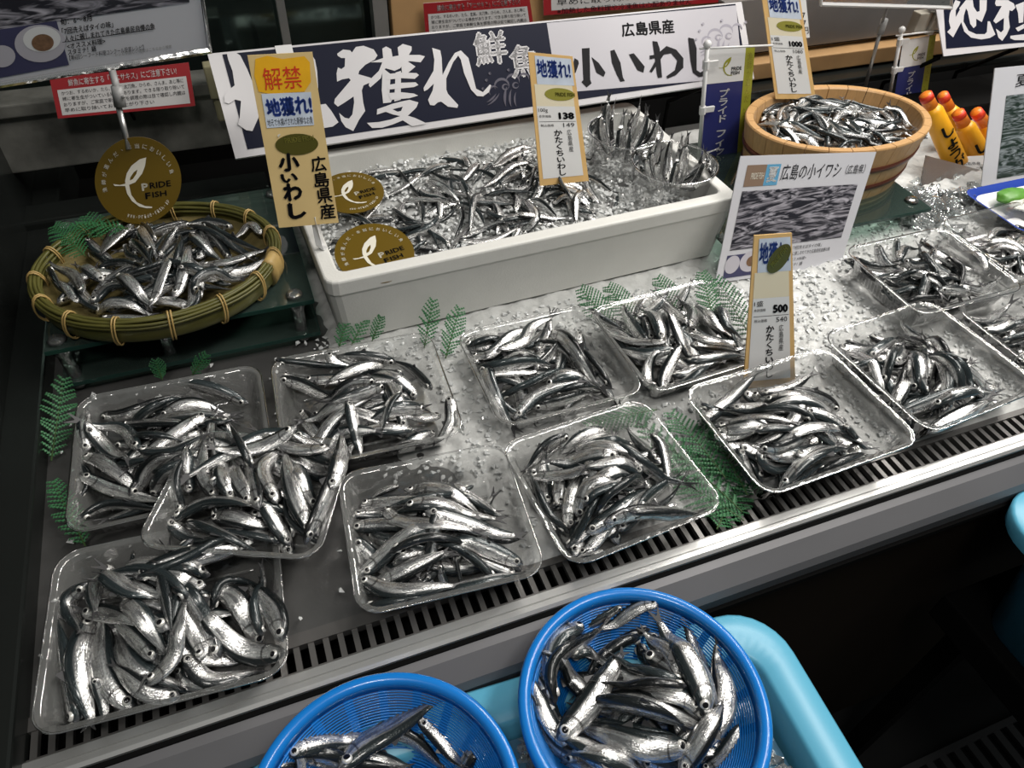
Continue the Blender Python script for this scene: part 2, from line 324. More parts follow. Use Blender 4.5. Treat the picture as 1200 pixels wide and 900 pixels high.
TSHORT = {'T1': 'the wall-corner tray', 'T2': 'tray below bamboo basket', 'T3': 'the stacked slanting tray', 'T4': 'tray below foam-box corner',
 'T5': 'rail tray behind baskets', 'T6': 'tray under foam-box middle', 'T7': 'the fern-backed tray', 'T8': 'rail tray beside ferns', 'T9': 'tray under 500 card',
 'T10': 'tray beyond 500 card', 'T11': 'tray before wooden tub', 'T12': 'the last rail tray', 'T13': 'tray near lemon platter',
 'B1': 'the full blue basket', 'B2': 'the sparse blue basket', 'S': 'the bamboo basket', 'F': 'the foam box', 'W': 'the wooden tub', 'C': 'the clear cups'}
TH = .034
def tray_M(k):
    cx, cy, hx, hy, rot, z, tilt = TR[k]
    return Matrix.Translation((cx, cy, z)) @ Matrix.Rotation(math.radians(rot), 4, 'Z') @ Matrix.Rotation(math.radians(tilt), 4, 'X')
def make_tray(k):
    cx, cy, hx, hy, rot, z, tilt = TR[k]; h = TH if k not in ('T9', 'T10', 'T11') else .040
    root = empty('clear_tray', (cx, cy, z), TLAB[k], 'tray', 'clear trays of anchovies on the ice'); M = tray_M(k)
    ribd = .0009 if k in ('T9', 'T10', 'T11', 'T12') else .0005
    base = rrect_d(hx, hy, .022, .0028)
    def ring(e, zz, rib=0):
        out = []
        s = 0
        for i, (x, y) in enumerate(base):
            qx, qy = max(-hx+.022, min(hx-.022, x)), max(-hy+.022, min(hy-.022, y)); dn = max(math.hypot(x-qx, y-qy), 1e-6)
            x -= (x-qx)/dn*e*.999; y -= (y-qy)/dn*e*.999
            q = 1 if i % 2 else -1
            nx, ny = (x/hx)**7, (y/hy)**7; out.append((x+rib*q*(abs(x) > hx*.82)*(1 if x > 0 else -1), y+rib*q*(abs(y) > hy*.82)*(1 if y > 0 else -1), zz))
        return out
    bm = bmesh.new()
    loft(bm, [ring(.0, h), ring(.0045, h+.0002), ring(.006, h-.002), ring(.0085, h-.007, 0), ring(.010, h-.010, ribd), ring(.016, .006, ribd), ring(.019, .0015), ring(.0215, 0)], cap1=True)
    bmesh.ops.transform(bm, matrix=M, verts=bm.verts); obj('shell', bm, CLEAR, root, True)
    bm = bmesh.new(); p = [(x, y, h) for x, y in rrect(hx, hy, .022, 5)]; tube(bm, p, .0009, 6, closed=True)
    bmesh.ops.transform(bm, matrix=M, verts=bm.verts); obj('rim', bm, ACR, root, True)
    bm = bmesh.new()   # low feet / moulded grooves of the bottom
    for q in (-.5, 0, .5): box(bm, -hx*.7, hx*.7, hy*q-.0012, hy*q+.0012, .0005, .0022)
    bmesh.ops.transform(bm, matrix=M, verts=bm.verts); obj('bottom_rib', bm, CLEAR, root)
for k in TR: make_tray(k)

# ================================================================== FOAM BOX
def foam_box():
    c = Vector((.332, .852)); hx, hy = .281, .153; rot = math.radians(2.0); zt = .100
    M = Matrix.Translation((c.x, c.y, 0)) @ Matrix.Rotation(rot, 4, 'Z')
    def R(ex, ey, z, r): return [(x, y, z) for x, y in rrect(hx-ex, hy-ey, r, 3)]
    bm = bmesh.new()
    loft(bm, [R(.010, .010, .001, .012), R(.0015, .0015, zt-.022, .014), R(0, 0, zt-.020, .014), R(0, 0, zt-.002, .014), R(.002, .002, zt, .013), R(.017, .017, zt, .010), R(.019, .019, zt-.002, .010), R(.026, .026, .022, .012)], True, True)
    bmesh.ops.recalc_face_normals(bm, faces=bm.faces); bmesh.ops.transform(bm, matrix=M, verts=bm.verts)
    o = obj('foam_box', bm, FOAM); m = o.modifiers.new('b', 'BEVEL'); m.width = .001; m.limit_method = 'ANGLE'
    tag(o, 'open white polystyrene fish box in front of the banner', 'box')
foam_box()

# ================================================================== BLUE BASKETS + TUBS
def basket(c, r, z, label):
    root = empty('blue_basket', (c[0], c[1], z-.075), label, 'basket', 'round blue slotted baskets')
    bm = bmesh.new(); P = [(r, z-.010), (r+.001, z-.002), (r-.001, z+.001), (r-.006, z+.001), (r-.009, z-.002), (r-.010, z-.010)]
    loft(bm, [circle((c[0], c[1], zz), rr, 72) for rr, zz in P+[P[0]]]); bmesh.ops.recalc_face_normals(bm, faces=bm.faces); obj('rim', bm, BLUE, root, True)
    def rad(t): return (r-.010)-(.030*t+.006*t*t)          # wall radius, t 0 top .. 1 bottom
    bm = bmesh.new()
    for k in range(26):
        t = (k+.5)/26; tube(bm, circle((c[0], c[1], z-.010-.062*t), rad(t), 72), .0009, 4, closed=True)
    obj('wall_slats', bm, BLUE, root, True, 'stuff')
    for k in range(20):
        a = 2*math.pi*k/20+.1; bm = bmesh.new(); dx, dy = math.cos(a), math.sin(a); sx, sy = -dy*.0035, dx*.0035
        V = []
        for t in (0, .25, .5, .75, 1.02):
            rr = rad(t)+.0008; zz = z-.008-.064*t
            V += [(c[0]+dx*rr+sx, c[1]+dy*rr+sy, zz), (c[0]+dx*rr-sx, c[1]+dy*rr-sy, zz), (c[0]+dx*(rr+.0018)-sx, c[1]+dy*(rr+.0018)-sy, zz), (c[0]+dx*(rr+.0018)+sx, c[1]+dy*(rr+.0018)+sy, zz)]
        F = [(i*4+a_, i*4+(a_+1) % 4, i*4+4+(a_+1) % 4, i*4+4+a_) for i in range(4) for a_ in range(4)]
        pyd('rib', V, F, BLUE, root)
    bm = bmesh.new(); rb = rad(1)
    loft(bm, [circle((c[0], c[1], z-.070), rb+.002, 48), circle((c[0], c[1], z-.075), rb+.001, 48), circle((c[0], c[1], z-.075), rb-.006, 48), circle((c[0], c[1], z-.072), rb-.006, 48)])
    for k in range(-11, 12):
        q = k*.0055; L = math.sqrt(max(0, rb*rb-q*q))
        if L > .01: box(bm, c[0]+q-.0008, c[0]+q+.0008, c[1]-L, c[1]+L, z-.0745, z-.073); box(bm, c[0]-L, c[0]+L, c[1]+q-.0008, c[1]+q+.0008, z-.0745, z-.073)
    obj('base_lattice', bm, BLUE, root)
B1 = ((.2010, .1745), .0995, .030); B2 = ((-.0105, .1695), .0995, .030)
basket(B1[0], B1[1], B1[2], 'round blue slotted basket heaped with anchovies, nearer the dark floor'); basket(B2[0], B2[1], B2[2], 'round blue slotted basket holding few anchovies, nearer the side wall')
def tub(cx, cy, hx, hy, rot, zt, hgt, label, name='fish_tub'):
    root = empty(name, (cx, cy, zt-hgt), label, 'tub', 'pale blue plastic fish tubs')
    M = Matrix.Translation((cx, cy, 0)) @ Matrix.Rotation(math.radians(rot), 4, 'Z')
    def R(e, z, r): return [(x, y, z) for x, y in rrect(hx-e, hy-e, r, 7)]
    bm = bmesh.new(); loft(bm, [R(.002, zt-.022, .052), R(.0, zt-.003, .052), R(.003, zt, .050), R(.034, zt, .028), R(.038, zt-.004, .026), R(.041, zt-.03, .026), R(.058, zt-hgt+.02, .03)], False, True)
    bmesh.ops.transform(bm, matrix=M, verts=bm.verts); obj('rim', bm, TUBB, root, True)
    bm = bmesh.new(); loft(bm, [R(.002, zt-.022, .052), R(.030, zt-.024, .04), R(.036, zt-.03, .035), R(.055, zt-hgt, .035)], False, True)
    bmesh.ops.transform(bm, matrix=M, verts=bm.verts); o = obj('body', bm, TUBB, root, True)
    return root
tub(.1145, .0610, .253, .190, -3, -.030, .20, 'pale blue plastic tub of ice and water beneath the two blue baskets')
tub(.985, .070, .30, .185, 0, -.030, .20, 'pale blue plastic tub, mostly out of view beside the dark floor')
bm = bmesh.new(); box(bm, -.16, .40, -.16, .27, -.30, -.253, .004)
for x in (-.14, .36):
    for y in (-.14, .2): box(bm, x, x+.03, y, y+.03, -.88, -.30)
tag(obj('tub_stand', bm, BLACK), 'low dark stand carrying the pale blue tub and baskets', 'stand')
bm = bmesh.new(); box(bm, .72, 1.30, -.10, .24, -.28, -.231, .004)
for x in (.80, 1.24):
    for y in (-.08, .2): box(bm, x, x+.03, y, y+.03, -.88, -.28)
tag(obj('tub_stand', bm, BLACK), 'low dark stand under the tub beside the floor grate', 'stand')
# ice and water in the tub
sp = []
for _ in range(1700):
    x = random.uniform(-.095, .320); y = random.uniform(-.09, .208)
    sp.append((x, y, -.056+random.uniform(-.006, .006), random.uniform(.004, .010)))
chips('tub_ice', 'clear ice lumps floating in the pale blue tub around the baskets', sp, ICELUMP)
V = []; nx, ny = 60, 40
for j in range(ny):
    for i in range(nx):
        x = -.095+.42*i/(nx-1); y = -.09+.30*j/(ny-1); V.append((x, y, -.060+.004*noise.noise(Vector((x*50, y*50, 3)))))
o = pyd('tub_water', V, [(j*nx+i, j*nx+i+1, (j+1)*nx+i+1, (j+1)*nx+i) for j in range(ny-1) for i in range(nx-1)], mat('icy_water', (.10, .22, .32), .08, 0, bump=.6, bscale=60), None, True, 'stuff')
tag(o, 'cold meltwater filling the pale blue tub under the baskets', 'water')

# ================================================================== BAMBOO BASKET ON GLASS
SV = dict(c=(-.1165, .804), r=.131, ry=.113, z=.094)
def sieve():
    cx, cy = SV['c']; r, ry, z = SV['r'], SV['ry'], SV['z']
    root = empty('bamboo_basket', (cx, cy, .066), 'shallow round bamboo basket with tied olive rim on the glass stand', 'basket')
    bm = bmesh.new()
    loft(bm, [circle((cx, cy, zz), r+e, 64, ry+e) for e, zz in ((0, z-.026), (.003, z-.022), (.003, z-.004), (.0005, z), (-.003, z-.004), (-.003, z-.022), (0, z-.026))])
    obj('rim_band', bm, BAMB, root, True)
    for e, dz, rr in ((-.0045, .001, .0021), (-.0012, .0038, .0022), (.0024, .0035, .0021), (.0052, .0005, .0019), (.0056, -.0035, .0017), (-.0055, -.0035, .0018)):
        bm = bmesh.new(); p = circle((0, 0, 0), r+e, 72, ry+e)
        p = [(cx+a, cy+b, z+dz+.0006*math.sin(i*.7+e*900)) for i, (a, b, _) in enumerate(p)]
        tube(bm, p, rr, 7, closed=True); obj('rim_cane', bm, BAMB, root, True)
    bm = bmesh.new(); R = []
    for t in range(9):
        q = t/8; R.append(circle((cx, cy, .0665+(z-.012-.0665)*q**3), (r-.004)*(.25+.75*q), 48, (ry-.004)*(.25+.75*q)))
    loft(bm, R, cap0=True)
    for k in range(0): pass
    obj('woven_bowl', bm, mat('woven_bamboo', (.20, .16, .06), .5, 0, bump=1., bscale=120, vary=.5, vscale=90), root, True)
    for k in range(15):
        a = 2*math.pi*(k+.35)/15; dx, dy = math.cos(a), math.sin(a); bx, by = cx+dx*r, cy+dy*ry; n = Vector((dx, dy, 0)); t = Vector((-dy, dx, 0))
        for off in (-.0016, .0016):
            P = [Vector((bx, by, z-.010))+t*(off+.002*math.sin(q*6.283))+n*(.0095*math.cos(q*6.283))+Vector((0, 0, .0185*math.sin(q*6.283))) for q in [j/14 for j in range(14)]]
            bm = bmesh.new(); tube(bm, P, .0010, 5, closed=True); obj('binding', bm, BAMBT, root, True)
    a = math.radians(-22); dx, dy = math.cos(a), math.sin(a)
    bm = bmesh.new(); rings = []
    for j in range(5):
        aa = a+(j-2)*.045; dx, dy = math.cos(aa), math.sin(aa); n = Vector((dx, dy, 0)); b = Vector((cx+dx*r, cy+dy*ry, z-.010))
        rings.append([b+n*(.0100*math.cos(q))+Vector((0, 0, .018*math.sin(q))) for q in [k*2*math.pi/14 for k in range(14)]])
    loft(bm, rings, True, True); tag(obj('wide_binding', bm, BAMBT, root, True), 'broad tan splice on the rim')
sieve()
def glass_stand(name, x0, x1, y0, y1, z, label, feet, two=False):
    root = empty(name, ((x0+x1)/2, (y0+y1)/2, 0), label, 'stand')
    for zz in ((z, .008) if two else (z,)):
        bm = bmesh.new(); box(bm, x0, x1, y0, y1, zz, zz+.005); obj('glass_sheet', bm, GREENGLASS, root)
        bm = bmesh.new(); box(bm, x0, x1, y0-.0007, y0, zz-.0002, zz+.0048); box(bm, x1, x1+.0007, y0, y1, zz, zz+.0048); obj('glass_edge', bm, GLASSEDGE, root)
    for fx, fy in feet:
        bm = bmesh.new()
        loft(bm, [circle((fx, fy, zz), rr, 20) for rr, zz in ((.010, 0), (.011, .004), (.007, .010), (.0075, z-.014), (.0105, z-.008), (.0105, z-.001))], True, True)
        obj('foot', bm, ACR, root, True)
        bm = bmesh.new(); loft(bm, [circle((fx, fy, zz), rr, 20) for rr, zz in ((.009, z+.0052), (.010, z+.008), (.007, z+.011))], True, True); obj('foot_cap', bm, ACR, root, True)
glass_stand('glass_stand', -.245, .042, .715, .98, .058, 'clear green glass stand on acrylic feet under the bamboo basket', [(-.232, .728), (.022, .728), (-.13, .735), (-.232, .96), (.03, .96)], True)
glass_stand('glass_stand', .60, .952, .676, .96, .034, 'green glass sheet under the wooden tub beside the ice', [(.62, .70), (.935, .70), (.62, .94), (.935, .94)])

# ================================================================== WOODEN TUB
WT = dict(c=(.857, .821), r=.152, z=.130, zb=.037, rb=.132, q=.70)
def wooden_tub():
    cx, cy = WT['c']; r, z, zb, rb = WT['r'], WT['z'], WT['zb'], WT['rb']; Q = WT['q']
    root = empty('wooden_tub', (cx, cy, zb), 'round cypress wood tub heaped with anchovies on green glass', 'tub')
    N_ = 26
    for k in range(N_):
        a0 = 2*math.pi*k/N_+.004; a1 = 2*math.pi*(k+1)/N_-.004; V = []
        for zz, ro in ((zb, rb), (z-.002, r-.0005), (z, r-.002)):
            for a in (a0, (a0+a1)/2, a1): V.append((cx+ro*math.cos(a), cy+Q*ro*math.sin(a), zz))
            ri = ro-(.013 if zz < z else .010)
            for a in (a1, (a0+a1)/2, a0): V.append((cx+ri*math.cos(a), cy+(Q*ro-ro+ri)*math.sin(a), zz))
        F = [tuple(range(5, -1, -1)), tuple(range(12, 18))]+[(j*6+i, j*6+(i+1) % 6, j*6+6+(i+1) % 6, j*6+6+i) for j in (0, 1) for i in range(6)]
        pyd('stave', V, F, WOOD, root)
    bm = bmesh.new(); loft(bm, [circle((cx, cy, zb+.006), rb-.010, 48, Q*rb-.010), circle((cx, cy, zb+.012), rb-.010, 48, Q*rb-.010)], True, True); obj('base', bm, WOOD, root)
    for h0, h1 in ((.056, .066), (.088, .098)):
        f = lambda q: rb+(r-rb)*(q-zb)/(z-zb)
        bm = bmesh.new(); loft(bm, [circle((cx, cy, h0), f(h0)+.0003, 64, Q*f(h0)+.0003), circle((cx, cy, h0+.001), f(h0)+.002, 64, Q*f(h0)+.002), circle((cx, cy, h1-.001), f(h1)+.002, 64, Q*f(h1)+.002), circle((cx, cy, h1), f(h1)+.0003, 64, Q*f(h1)+.0003)]); obj('hoop', bm, COPPER, root, True)
wooden_tub()

# ================================================================== CUPS IN THE FOAM BOX
def cup(c, r, z0, h, label):
    root = empty('clear_cup', (c[0], c[1], z0), label, 'cup', 'clear plastic cups of anchovies')
    bm = bmesh.new(); cc = lambda zz, rr: circle((c[0], c[1], zz), rr, 40)
    loft(bm, [cc(z0, r*.55), cc(z0+.001, r*.80), cc(z0+.004, r*.82), cc(z0+h*.85, r*.965), cc(z0+h*.86, r*.985), cc(z0+h, r)], cap0=True); obj('wall', bm, CUP, root, True)
    bm = bmesh.new(); tube(bm, cc(z0+h, r+.001), .0014, 6, closed=True); obj('rim', bm, ACR, root, True)
CUPS = [((.530, .885), .053, .05, .072), ((.556, .786), .058, .05, .070)]
cup(*CUPS[0], 'clear plastic cup of upright anchovies against the foam box back wall'); cup(*CUPS[1], 'clear plastic cup of anchovies at the foam box front corner')

# ================================================================== FISH
GX0, GY0, GS = -.33, -.06, .0025; GNX, GNY = 660, 470
HF = np.full((GNY, GNX), .001)
gx = GX0+GS*np.arange(GNX); gy = GY0+GS*np.arange(GNY); GX, GY = np.meshgrid(gx, gy)
def hget(x, y):
    i = np.clip((np.asarray(x)-GX0)/GS, 0, GNX-1.001); j = np.clip((np.asarray(y)-GY0)/GS, 0, GNY-1.001)
    i0 = i.astype(int); j0 = j.astype(int); fi = i-i0; fj = j-j0
    return HF[j0, i0]*(1-fi)*(1-fj)+HF[j0, i0+1]*fi*(1-fj)+HF[j0+1, i0]*(1-fi)*fj+HF[j0+1, i0+1]*fi*fj
def stamp(x, y, z, r, ext):
    i0 = int((x-r-GX0)/GS); i1 = int((x+r-GX0)/GS)+2; j0 = int((y-r-GY0)/GS); j1 = int((y+r-GY0)/GS)+2
    i0 = max(i0, 0); j0 = max(j0, 0); i1 = min(i1, GNX); j1 = min(j1, GNY)
    if i1 <= i0 or j1 <= j0: return
    X = GX[j0:j1, i0:i1]-x; Y = GY[j0:j1, i0:i1]-y; d = (X*X+Y*Y)/(r*r)
    hh = np.where(d < 1, z+ext*(np.sqrt(np.clip(1-d, 0, 1))*.75-.05), -9); HF[j0:j1, i0:i1] = np.maximum(HF[j0:j1, i0:i1], hh)
DOME = {'T1': .012, 'T2': .014, 'T3': .012, 'T4': .016, 'T5': .014, 'T6': .012, 'T7': .018, 'T8': .014, 'T9': .016, 'T10': .020, 'T11': .018, 'T12': .018, 'T13': .012}
OFFD = {'T6': (-.018, 0), 'T1': (-.005, -.005)}
def region(k):
    if k in TR: cx, cy, hx, hy, rot, z, t = TR[k]; return cx, cy, hx-.018, hy-.018, math.radians(rot), False
    if k == 'B1': return B1[0][0], B1[0][1]-.006, .073, .073, 0, True
    if k == 'B2': return B2[0][0], B2[0][1]-.03, .066, .055, 0, True
    if k == 'S': return SV['c'][0], SV['c'][1], SV['r']-.016, SV['ry']-.016, 0, True
    if k == 'F': return .29, .86, .225, .115, math.radians(2), False
    if k == 'C': return .543, .835, .09, .10, 0, True
    if k == 'W': return WT['c'][0], WT['c'][1], WT['r']-.017, WT['r']*WT['q']-.016, 0, True
for k in TR:
    cx, cy, hx, hy, rot, z, t = TR[k]; c, s = math.cos(math.radians(rot)), math.sin(math.radians(rot))
    X = (GX-cx)*c+(GY-cy)*s; Y = -(GX-cx)*s+(GY-cy)*c
    ax, ay = np.abs(X)-(hx-.026), np.abs(Y)-(hy-.026); e = np.maximum(ax, ay)
    ins = (np.abs(X) < hx) & (np.abs(Y) < hy); hh = TH if k not in ('T9', 'T10', 'T11') else .040
    wall = z+.003+np.clip(e/.024, 0, 1)**1.6*(hh-.006)
    ox, oy = OFFD.get(k, (0, 0))
    dm = z+.003+DOME[k]*np.clip(1-((X-ox)/(hx*.80))**2-((Y-oy)/(hy*.80))**2, 0, 1)**.6
    HF = np.where(ins, np.maximum(HF, np.maximum(wall, dm)), HF)
def disc(c, r, f, ry=None):
    global HF
    D = np.hypot((GX-c[0])/r, (GY-c[1])/(ry or r)); HF = np.where(D < 1, f(D), HF)
for _B, _h in ((B1, .030), (B2, .012)):
    disc(_B[0], _B[1]-.005, lambda D: np.maximum(_B[2]-.070+_h*np.clip(1-(D/.8)**2, 0, 1)**.7, _B[2]-.070+.068*np.clip((D-.66)/.34, 0, 1)))
disc(SV['c'], SV['r']-.004, lambda D: np.maximum(.074+.012*np.clip(1-(D/.9)**2, 0, 1)**.7, .069+.024*np.clip((D-.75)/.25, 0, 1)), SV['ry']-.004)
disc(WT['c'], WT['r']-.012, lambda D: .104+.003*np.clip(1-D**2, 0, 1)**.7, WT['r']*WT['q']-.012)
_c, _s = math.cos(math.radians(2)), math.sin(math.radians(2)); X = (GX-.332)*_c+(GY-.852)*_s; Y = -(GX-.332)*_s+(GY-.852)*_c
HF = np.where((np.abs(X) < .262) & (np.abs(Y) < .134), .052+.014*np.clip(1-(X/.26)**2, 0, 1)+.012*np.clip((Y+.05)/.18, 0, 1), HF)

NS, NR = 17, 10
US = np.array([0, .02, .05, .09, .14, .2, .27, .35, .43, .52, .6, .68, .76, .84, .91, .96, 1.])
HP = np.array([.12, .36, .56, .72, .84, .92, .97, 1., 1., .98, .93, .86, .76, .60, .44, .34, .30])
WP = np.array([.12, .42, .62, .78, .88, .94, .98, 1., 1., .97, .90, .80, .66, .48, .30, .20, .14])
def fin_mesh(name, P, F, m):
    me = bpy.data.meshes.new(name); me.from_pydata(P, [], F); me.materials.append(m); me.update(); return me
def slab2d(pts, th):   # outline in (x along tail, y dorsal) -> thin solid tapering to its edge
    n = len(pts); P = [(x, y, th*max(.15, 1-x*5)) for x, y in pts]+[(x, y, -th*max(.15, 1-x*5)) for x, y in pts]
    tr = tessellate_polygon([[Vector((x, y, 0)) for x, y in pts]])
    F = [tuple(t) for t in tr]+[tuple(n+i for i in t[::-1]) for t in tr]+[(i, (i+1) % n, n+(i+1) % n, n+i) for i in range(n)]
    return P, F
TP, TF = slab2d([(-.012, .021), (.05, .036), (.145, .060), (.165, .058), (.12, .033), (.070, .005), (.070, -.005), (.12, -.033), (.160, -.056), (.140, -.058), (.05, -.034), (-.012, -.021)], .006)
DP, DF = slab2d([(0, -.01), (.02, .045), (.035, .055), (.085, .01), (.105, -.01)], .0025)
TAILM = fin_mesh('tail_fin', TP, TF, FIN); DORM = fin_mesh('dorsal_fin', DP, DF, FIN)
def eye_mesh():
    P = []; F = []; fm = []
    rings = [(1., -.25), (.95, .10), (.60, .32), (.56, .34), (.3, .42)]; n = 12
    for r, z in rings: P += [(r*math.cos(2*math.pi*k/n), r*math.sin(2*math.pi*k/n), z) for k in range(n)]
    P.append((0, 0, .45)); c = len(P)-1
    for i in range(len(rings)-1):
        for k in range(n): F.append((i*n+k, i*n+(k+1) % n, (i+1)*n+(k+1) % n, (i+1)*n+k)); fm.append(1 if i >= 2 else 0)
    for k in range(n): F.append(((len(rings)-1)*n+k, (len(rings)-1)*n+(k+1) % n, c)); fm.append(1)
    me = bpy.data.meshes.new('eye'); me.from_pydata(P, [], F); me.materials.append(EYEW); me.materials.append(EYEB)
    me.polygons.foreach_set('material_index', fm); me.polygons.foreach_set('use_smooth', [True]*len(F)); me.update(); return me, P, F, fm
EYEM, EP, EF, EFM = eye_mesh()

def spine(ctrl, n=NS):
    """quadratic/Catmull through control points (k,3) sampled at arc fractions US"""
    P = np.array(ctrl, float)
    if len(P) == 2: P = np.array([P[0], (P[0]+P[1])/2, P[1]])
    Q = np.vstack([2*P[0]-P[1], P, 2*P[-1]-P[-2]]); out = []
    for i in range(1, len(Q)-2):
        for t in np.linspace(0, 1, 14, endpoint=False):
            a, b, c, d = Q[i-1], Q[i], Q[i+1], Q[i+2]
            out.append(.5*((2*b)+(-a+c)*t+(2*a-5*b+4*c-d)*t*t+(-a+3*b-3*c+d)*t**3))
    out.append(Q[-2]); out = np.array(out); L = np.r_[0, np.cumsum(np.linalg.norm(np.diff(out, axis=0), axis=1))]
    return np.stack([np.interp(US*L[-1], L, out[:, i]) for i in range(out.shape[1])], 1), L[-1]
def fish_geo(S3, L, roll, dr, wr):
    """returns verts (NS*NR+2), faces, fuv ; frames"""
    T = np.gradient(S3, axis=0); T /= np.linalg.norm(T, axis=1)[:, None]+1e-9
    up = np.array([0, 0, 1.]); S = np.cross(T, up); S /= np.linalg.norm(S, axis=1)[:, None]+1e-9; U = np.cross(S, T)
    D = math.cos(roll)*U+math.sin(roll)*S; W = np.cross(T, D)
    hh = HP*L*dr/2; ww = WP*L*wr/2; V = []; uv = []
    th = np.arange(NR)/NR*2*np.pi
    for i in range(NS):
        k = .86+.14*np.cos(th)
        off = np.outer(np.cos(th)*hh[i], D[i])+np.outer(np.sin(th)*ww[i]*k, W[i])
        dn = -.10*hh[i] if US[i] < .1 else 0
        V.append(S3[i]+off+D[i]*dn*0); vv = 1-np.abs(((th/np.pi+1) % 2)-1); uv.append(np.stack([np.full(NR, US[i]), vv], 1))
    V = np.vstack(V+[S3[0]-T[0]*L*.006+D[0]*hh[1]*.1, S3[-1]+T[-1]*.001]); uv = np.vstack(uv+[[[0, .5]], [[1, .5]]])
    return V, uv, T, D, W, hh, ww
FF = [(i*NR+k, (i+1)*NR+k, (i+1)*NR+(k+1) % NR, i*NR+(k+1) % NR) for i in range(NS-1) for k in range(NR)]+[(NS*NR, k, (k+1) % NR) for k in range(NR)]+[(NS*NR+1, (NS-1)*NR+(k+1) % NR, (NS-1)*NR+k) for k in range(NR)]
def frame(o, x, y, z, s):
    M = Matrix.Identity(4)
    for r in range(3): M[r][0] = x[r]*s; M[r][1] = y[r]*s; M[r][2] = z[r]*s; M[r][3] = o[r]
    return M
FLATK = ('F', 'W', 'S', 'T11', 'T12', 'T13')
CAP = dict(S=.112, F=.095, W=.128, B1=.042, B2=.016, T3=.070, T7=.060, T10=.060, T9=.058)
def drape(xy, L, roll, dr, wr, lift=0., cap=.05, commit=True, dz=.013):
    """xy (NS,2) -> z along the spine resting on the height field; stamps itself"""
    T = np.gradient(xy, axis=0); T /= np.linalg.norm(T, axis=1)[:, None]+1e-9; S = np.stack([T[:, 1], -T[:, 0]], 1)
    hh = HP*L*dr/2; ww = WP*L*wr/2
    ext = np.sqrt((hh*math.cos(roll))**2+(ww*math.sin(roll))**2); lat = np.sqrt((hh*math.sin(roll))**2+(ww*math.cos(roll))**2)
    hs = np.maximum.reduce([hget(xy[:, 0]+S[:, 0]*lat*q, xy[:, 1]+S[:, 1]*lat*q) for q in (-.5, 0, .5)])
    zc = hs+ext*.72; wgt = np.ones(NS); wgt[:2] = .5; wgt[-2:] = .5
    co = np.polyfit(US, zc, 2, w=wgt); z = np.polyval(co, US); z += max(0, np.percentile(zc-z, 70))
    z = np.maximum(z, zc-ext*.9)
    z[1:-1] = .25*z[:-2]+.5*z[1:-1]+.25*z[2:]
    z = np.minimum(z, cap)
    if not lift: zm = float(np.median(z)); z = np.clip(z, zm-dz, zm+dz)
    if lift: z += lift*np.clip((US-.45)/.55, 0, 1)**1.6
    for i in range(NS if commit else 0): stamp(xy[i, 0], xy[i, 1], z[i], max(lat[i], .003), ext[i])
    return z
DEPTH = dict(T1=.0185, T2=.0150, T3=.0155, T4=.0150, T5=.0155, T6=.0150, T7=.0152, T8=.0152, T9=.0150, T10=.0152, T11=.0135, T12=.0140, T13=.0125, F=.0120, W=.0125, S=.0145, B1=.0195, B2=.0205)
FISHES = []      # dicts
def clampc(k, p):
    if k in TR:
        cx, cy, hx, hy, rot, z, t = TR[k]; c, s = math.cos(math.radians(rot)), math.sin(math.radians(rot)); x = (p[0]-cx)*c+(p[1]-cy)*s; y = -(p[0]-cx)*s+(p[1]-cy)*c
        x = min(hx-.003, max(-hx+.006, x)); y = min(hy+.002, max(-hy+.010, y)); return (cx+x*c-y*s, cy+x*s+y*c)
    if k in ('B1', 'B2'):
        c = (B1 if k == 'B1' else B2)[0]; d = math.hypot(p[0]-c[0], p[1]-c[1]); q = min(1, .089/max(d, 1e-6)); return (c[0]+(p[0]-c[0])*q, c[1]+(p[1]-c[1])*q)
    return (p[0], p[1])
def inreg(k, p):
    cx, cy, hx, hy, rot, rnd = region(k); c, s = math.cos(rot), math.sin(rot); x = (p[0]-cx)*c+(p[1]-cy)*s; y = -(p[0]-cx)*s+(p[1]-cy)*c
    return (x/hx)**2+(y/hy)**2 < 1 if rnd else (abs(x) < hx and abs(y) < hy)
